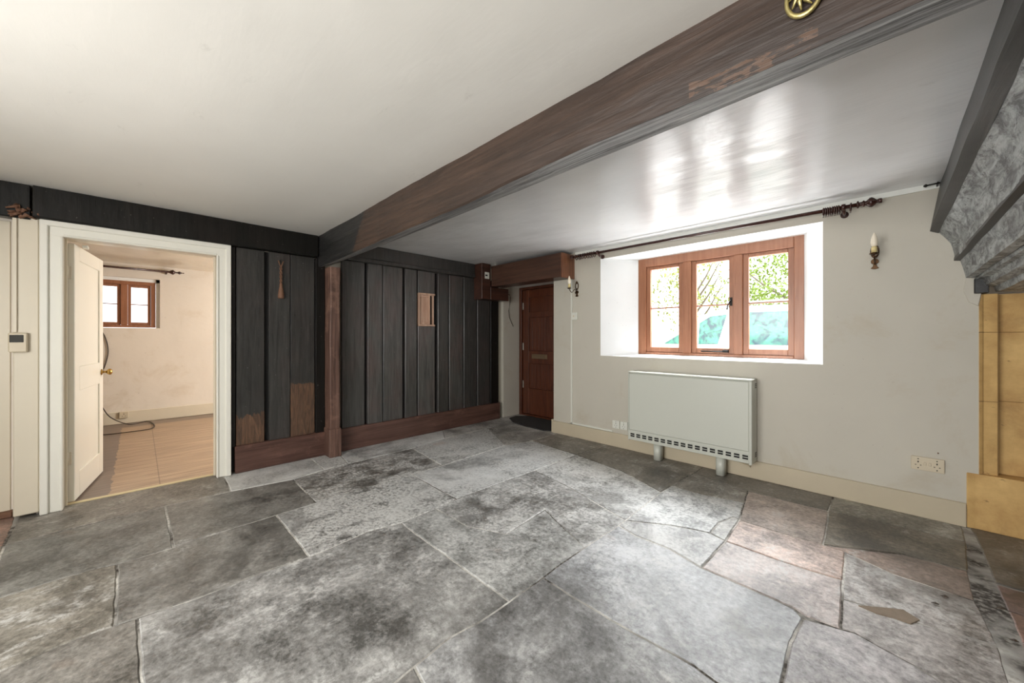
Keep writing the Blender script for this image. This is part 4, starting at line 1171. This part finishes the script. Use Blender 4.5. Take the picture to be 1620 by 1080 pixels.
# ------------------------------------------------------------------ outside: ground, car, trees
g = MB(); b = g.bm; quad(b, (-30, -25, -.07), (30, -25, -.07), (30, 40, -.07), (-30, 40, -.07))
build('ground', g, M['gravel'], kind='structure', origin=(0, 0, -.07))
def car():
    y0 = 6.15; wd = 1.75
    t = thing('parked_car', (-1.3, y0+wd/2, -.07), 'pale silver high-roofed car parked outside the window', 'car')
    def loft_y(prof, ys, m):
        # prof: list of (x,z); ys: list of (y, inset) sections
        cxm = -1.3
        secs = []
        for y, ins, dz in ys:
            secs.append([(cxm+(x-cxm)*(1-ins), y, z+(dz if z > 1.1 else 0)) for x, z in prof])
        m.loft(secs)
    low = [(-3.55, .32), (-3.62, .55), (-3.58, .82), (-3.40, .98), (-2.75, 1.07), (-1.3, 1.06), (.9, 1.05), (1.02, .85), (1.04, .45), (.98, .28), (-1.3, .24), (-3.3, .26)]
    m = MB(); loft_y(low, [(y0+.06, .02, 0), (y0, 0, 0), (y0-.02, 0, 0), (y0+wd+.02, 0, 0), (y0+wd, 0, 0), (y0+wd-.06, .02, 0)][1:5], m)
    build('car_body', m, M['car'], t)
    cab = [(-2.80, 1.06), (-2.45, 1.30), (-2.10, 1.52), (-1.85, 1.61), (-1.3, 1.65), (.4, 1.64), (.75, 1.58), (.92, 1.06)]
    m = MB(); secs = []
    for y, s in ((y0+.02, 0), (y0+wd-.02, 0)):
        pass
    def ring(y, k):   # tumblehome: roof narrower
        out = []
        for x, z in cab:
            ins = (z-1.06)/.6*.13
            out.append((x, y+(ins if k > 0 else -ins), z))
        return out
    m.loft([ring(y0, 1), ring(y0+wd, -1)])
    build('cabin', m, M['car'], t)
    def pane(pts):
        m = MB(); q = []
        for x, z in pts:
            ins = (z-1.06)/.6*.13; q.append((x, y0+ins-.006, z))
        m.prism(q, (0, .004, 0)); build('car_window', m, M['car_glass'], t)
    pane([(-2.62, 1.09), (-2.14, 1.09), (-2.14, 1.36), (-2.20, 1.36)])
    pane([(-2.08, 1.09), (-1.80, 1.09), (-1.70, 1.54), (-1.93, 1.52), (-2.08, 1.42)])
    pane([(-1.42, 1.09), (-.55, 1.09), (-.55, 1.56), (-1.42, 1.56)])
    pane([(-.47, 1.09), (.68, 1.09), (.55, 1.54), (-.47, 1.56)])
    for x, z in ((-2.75, 0), (.2, 0)):
        for yy in (y0+.02, y0+wd-.22):
            m = MB().lathe([(.2, 0), (.33, .02), (.34, .1), (.33, .18), (.2, .2)], 24, T((x, yy+.2, .27)) @ Rm(math.radians(90), 'X')); build('wheel', m, M['tyre'], t)
    m = MB().box(-2.18, -2.06, y0-.16, y0-.01, 1.08, 1.22, .02); build('wing_mirror', m, M['car'], t)
    m = MB().tube([(-1.75, y0+.16, 1.67), (-1.6, y0+.16, 1.71), (.3, y0+.16, 1.71), (.45, y0+.16, 1.66)], .014, 8); build('roof_rail', m, M['car'], t)
car()
def leafcloud(m, cx_, cy_, cz_, rx, ry, rz, n, size, rnd):
    b = m.bm
    for _ in range(n):
        while True:
            p = Vector((rnd.uniform(-1, 1), rnd.uniform(-1, 1), rnd.uniform(-1, 1)))
            if p.length < 1 and (noise.noise(p*2.2+Vector((cx_, cy_, 0))) > -.12 or rnd.random() < .12): break
        c_ = Vector((cx_+p.x*rx, cy_+p.y*ry, cz_+p.z*rz))
        a = Vector((rnd.gauss(0, 1), rnd.gauss(0, 1), rnd.gauss(0, 1))).normalized(); d = a.orthogonal().normalized()
        s = size*rnd.uniform(.6, 1.3)
        vs = [b.verts.new(c_+a*s), b.verts.new(c_+d*s*.45), b.verts.new(c_-a*s), b.verts.new(c_-d*s*.45)]
        b.faces.new(vs)
def tree(x, y, hgt, r, label, mat, n, name='garden_tree', cat='tree', group='trees beyond the parked car'):
    rnd = random.Random(int(x*31+y*7))
    t = thing(name, (x, y, -.07), label, cat, group)
    m = MB(); m.tube([(x, y, -.07), (x+.05, y, hgt*.35), (x-.05, y+.05, hgt*.7)], [.10, .07, .03], 8)
    for k in range(7):
        a = rnd.uniform(0, 2*PI); z = hgt*rnd.uniform(.3, .6)
        m.tube([(x, y, z), (x+r*.5*math.cos(a), y+r*.5*math.sin(a), z+hgt*.2), (x+r*.85*math.cos(a), y+r*.85*math.sin(a), z+hgt*.38)], [.04, .022, .008], 6)
    build('trunk', m, M['bark'], t)
    m = MB(); leafcloud(m, x, y, hgt*.66, r, r, hgt*.36, n, .055, rnd); build('foliage', m, mat, t)
tree(-1.2, 11.0, 3.5, 1.9, 'leafy green tree behind the car, seen in the right-hand pane', M['leaf'], 5200)
tree(-3.9, 10.8, 3.9, 1.0, 'tall sparse tree behind the car, seen in the middle pane', M['leaf2'], 1100)
tree(-6.3, 10.2, 2.7, 1.1, 'small sparse tree seen in the left-hand pane above the car bonnet', M['leaf2'], 1100)
tree(-4.7, 8.4, 1.4, .8, 'low yellow-green bush in front of the car, seen in the left-hand pane', M['leaf2'], 1700, 'garden_bush', 'bush', 'bushes beyond the window')

for o in S.objects:
    if '_local' in o: del o['_local']
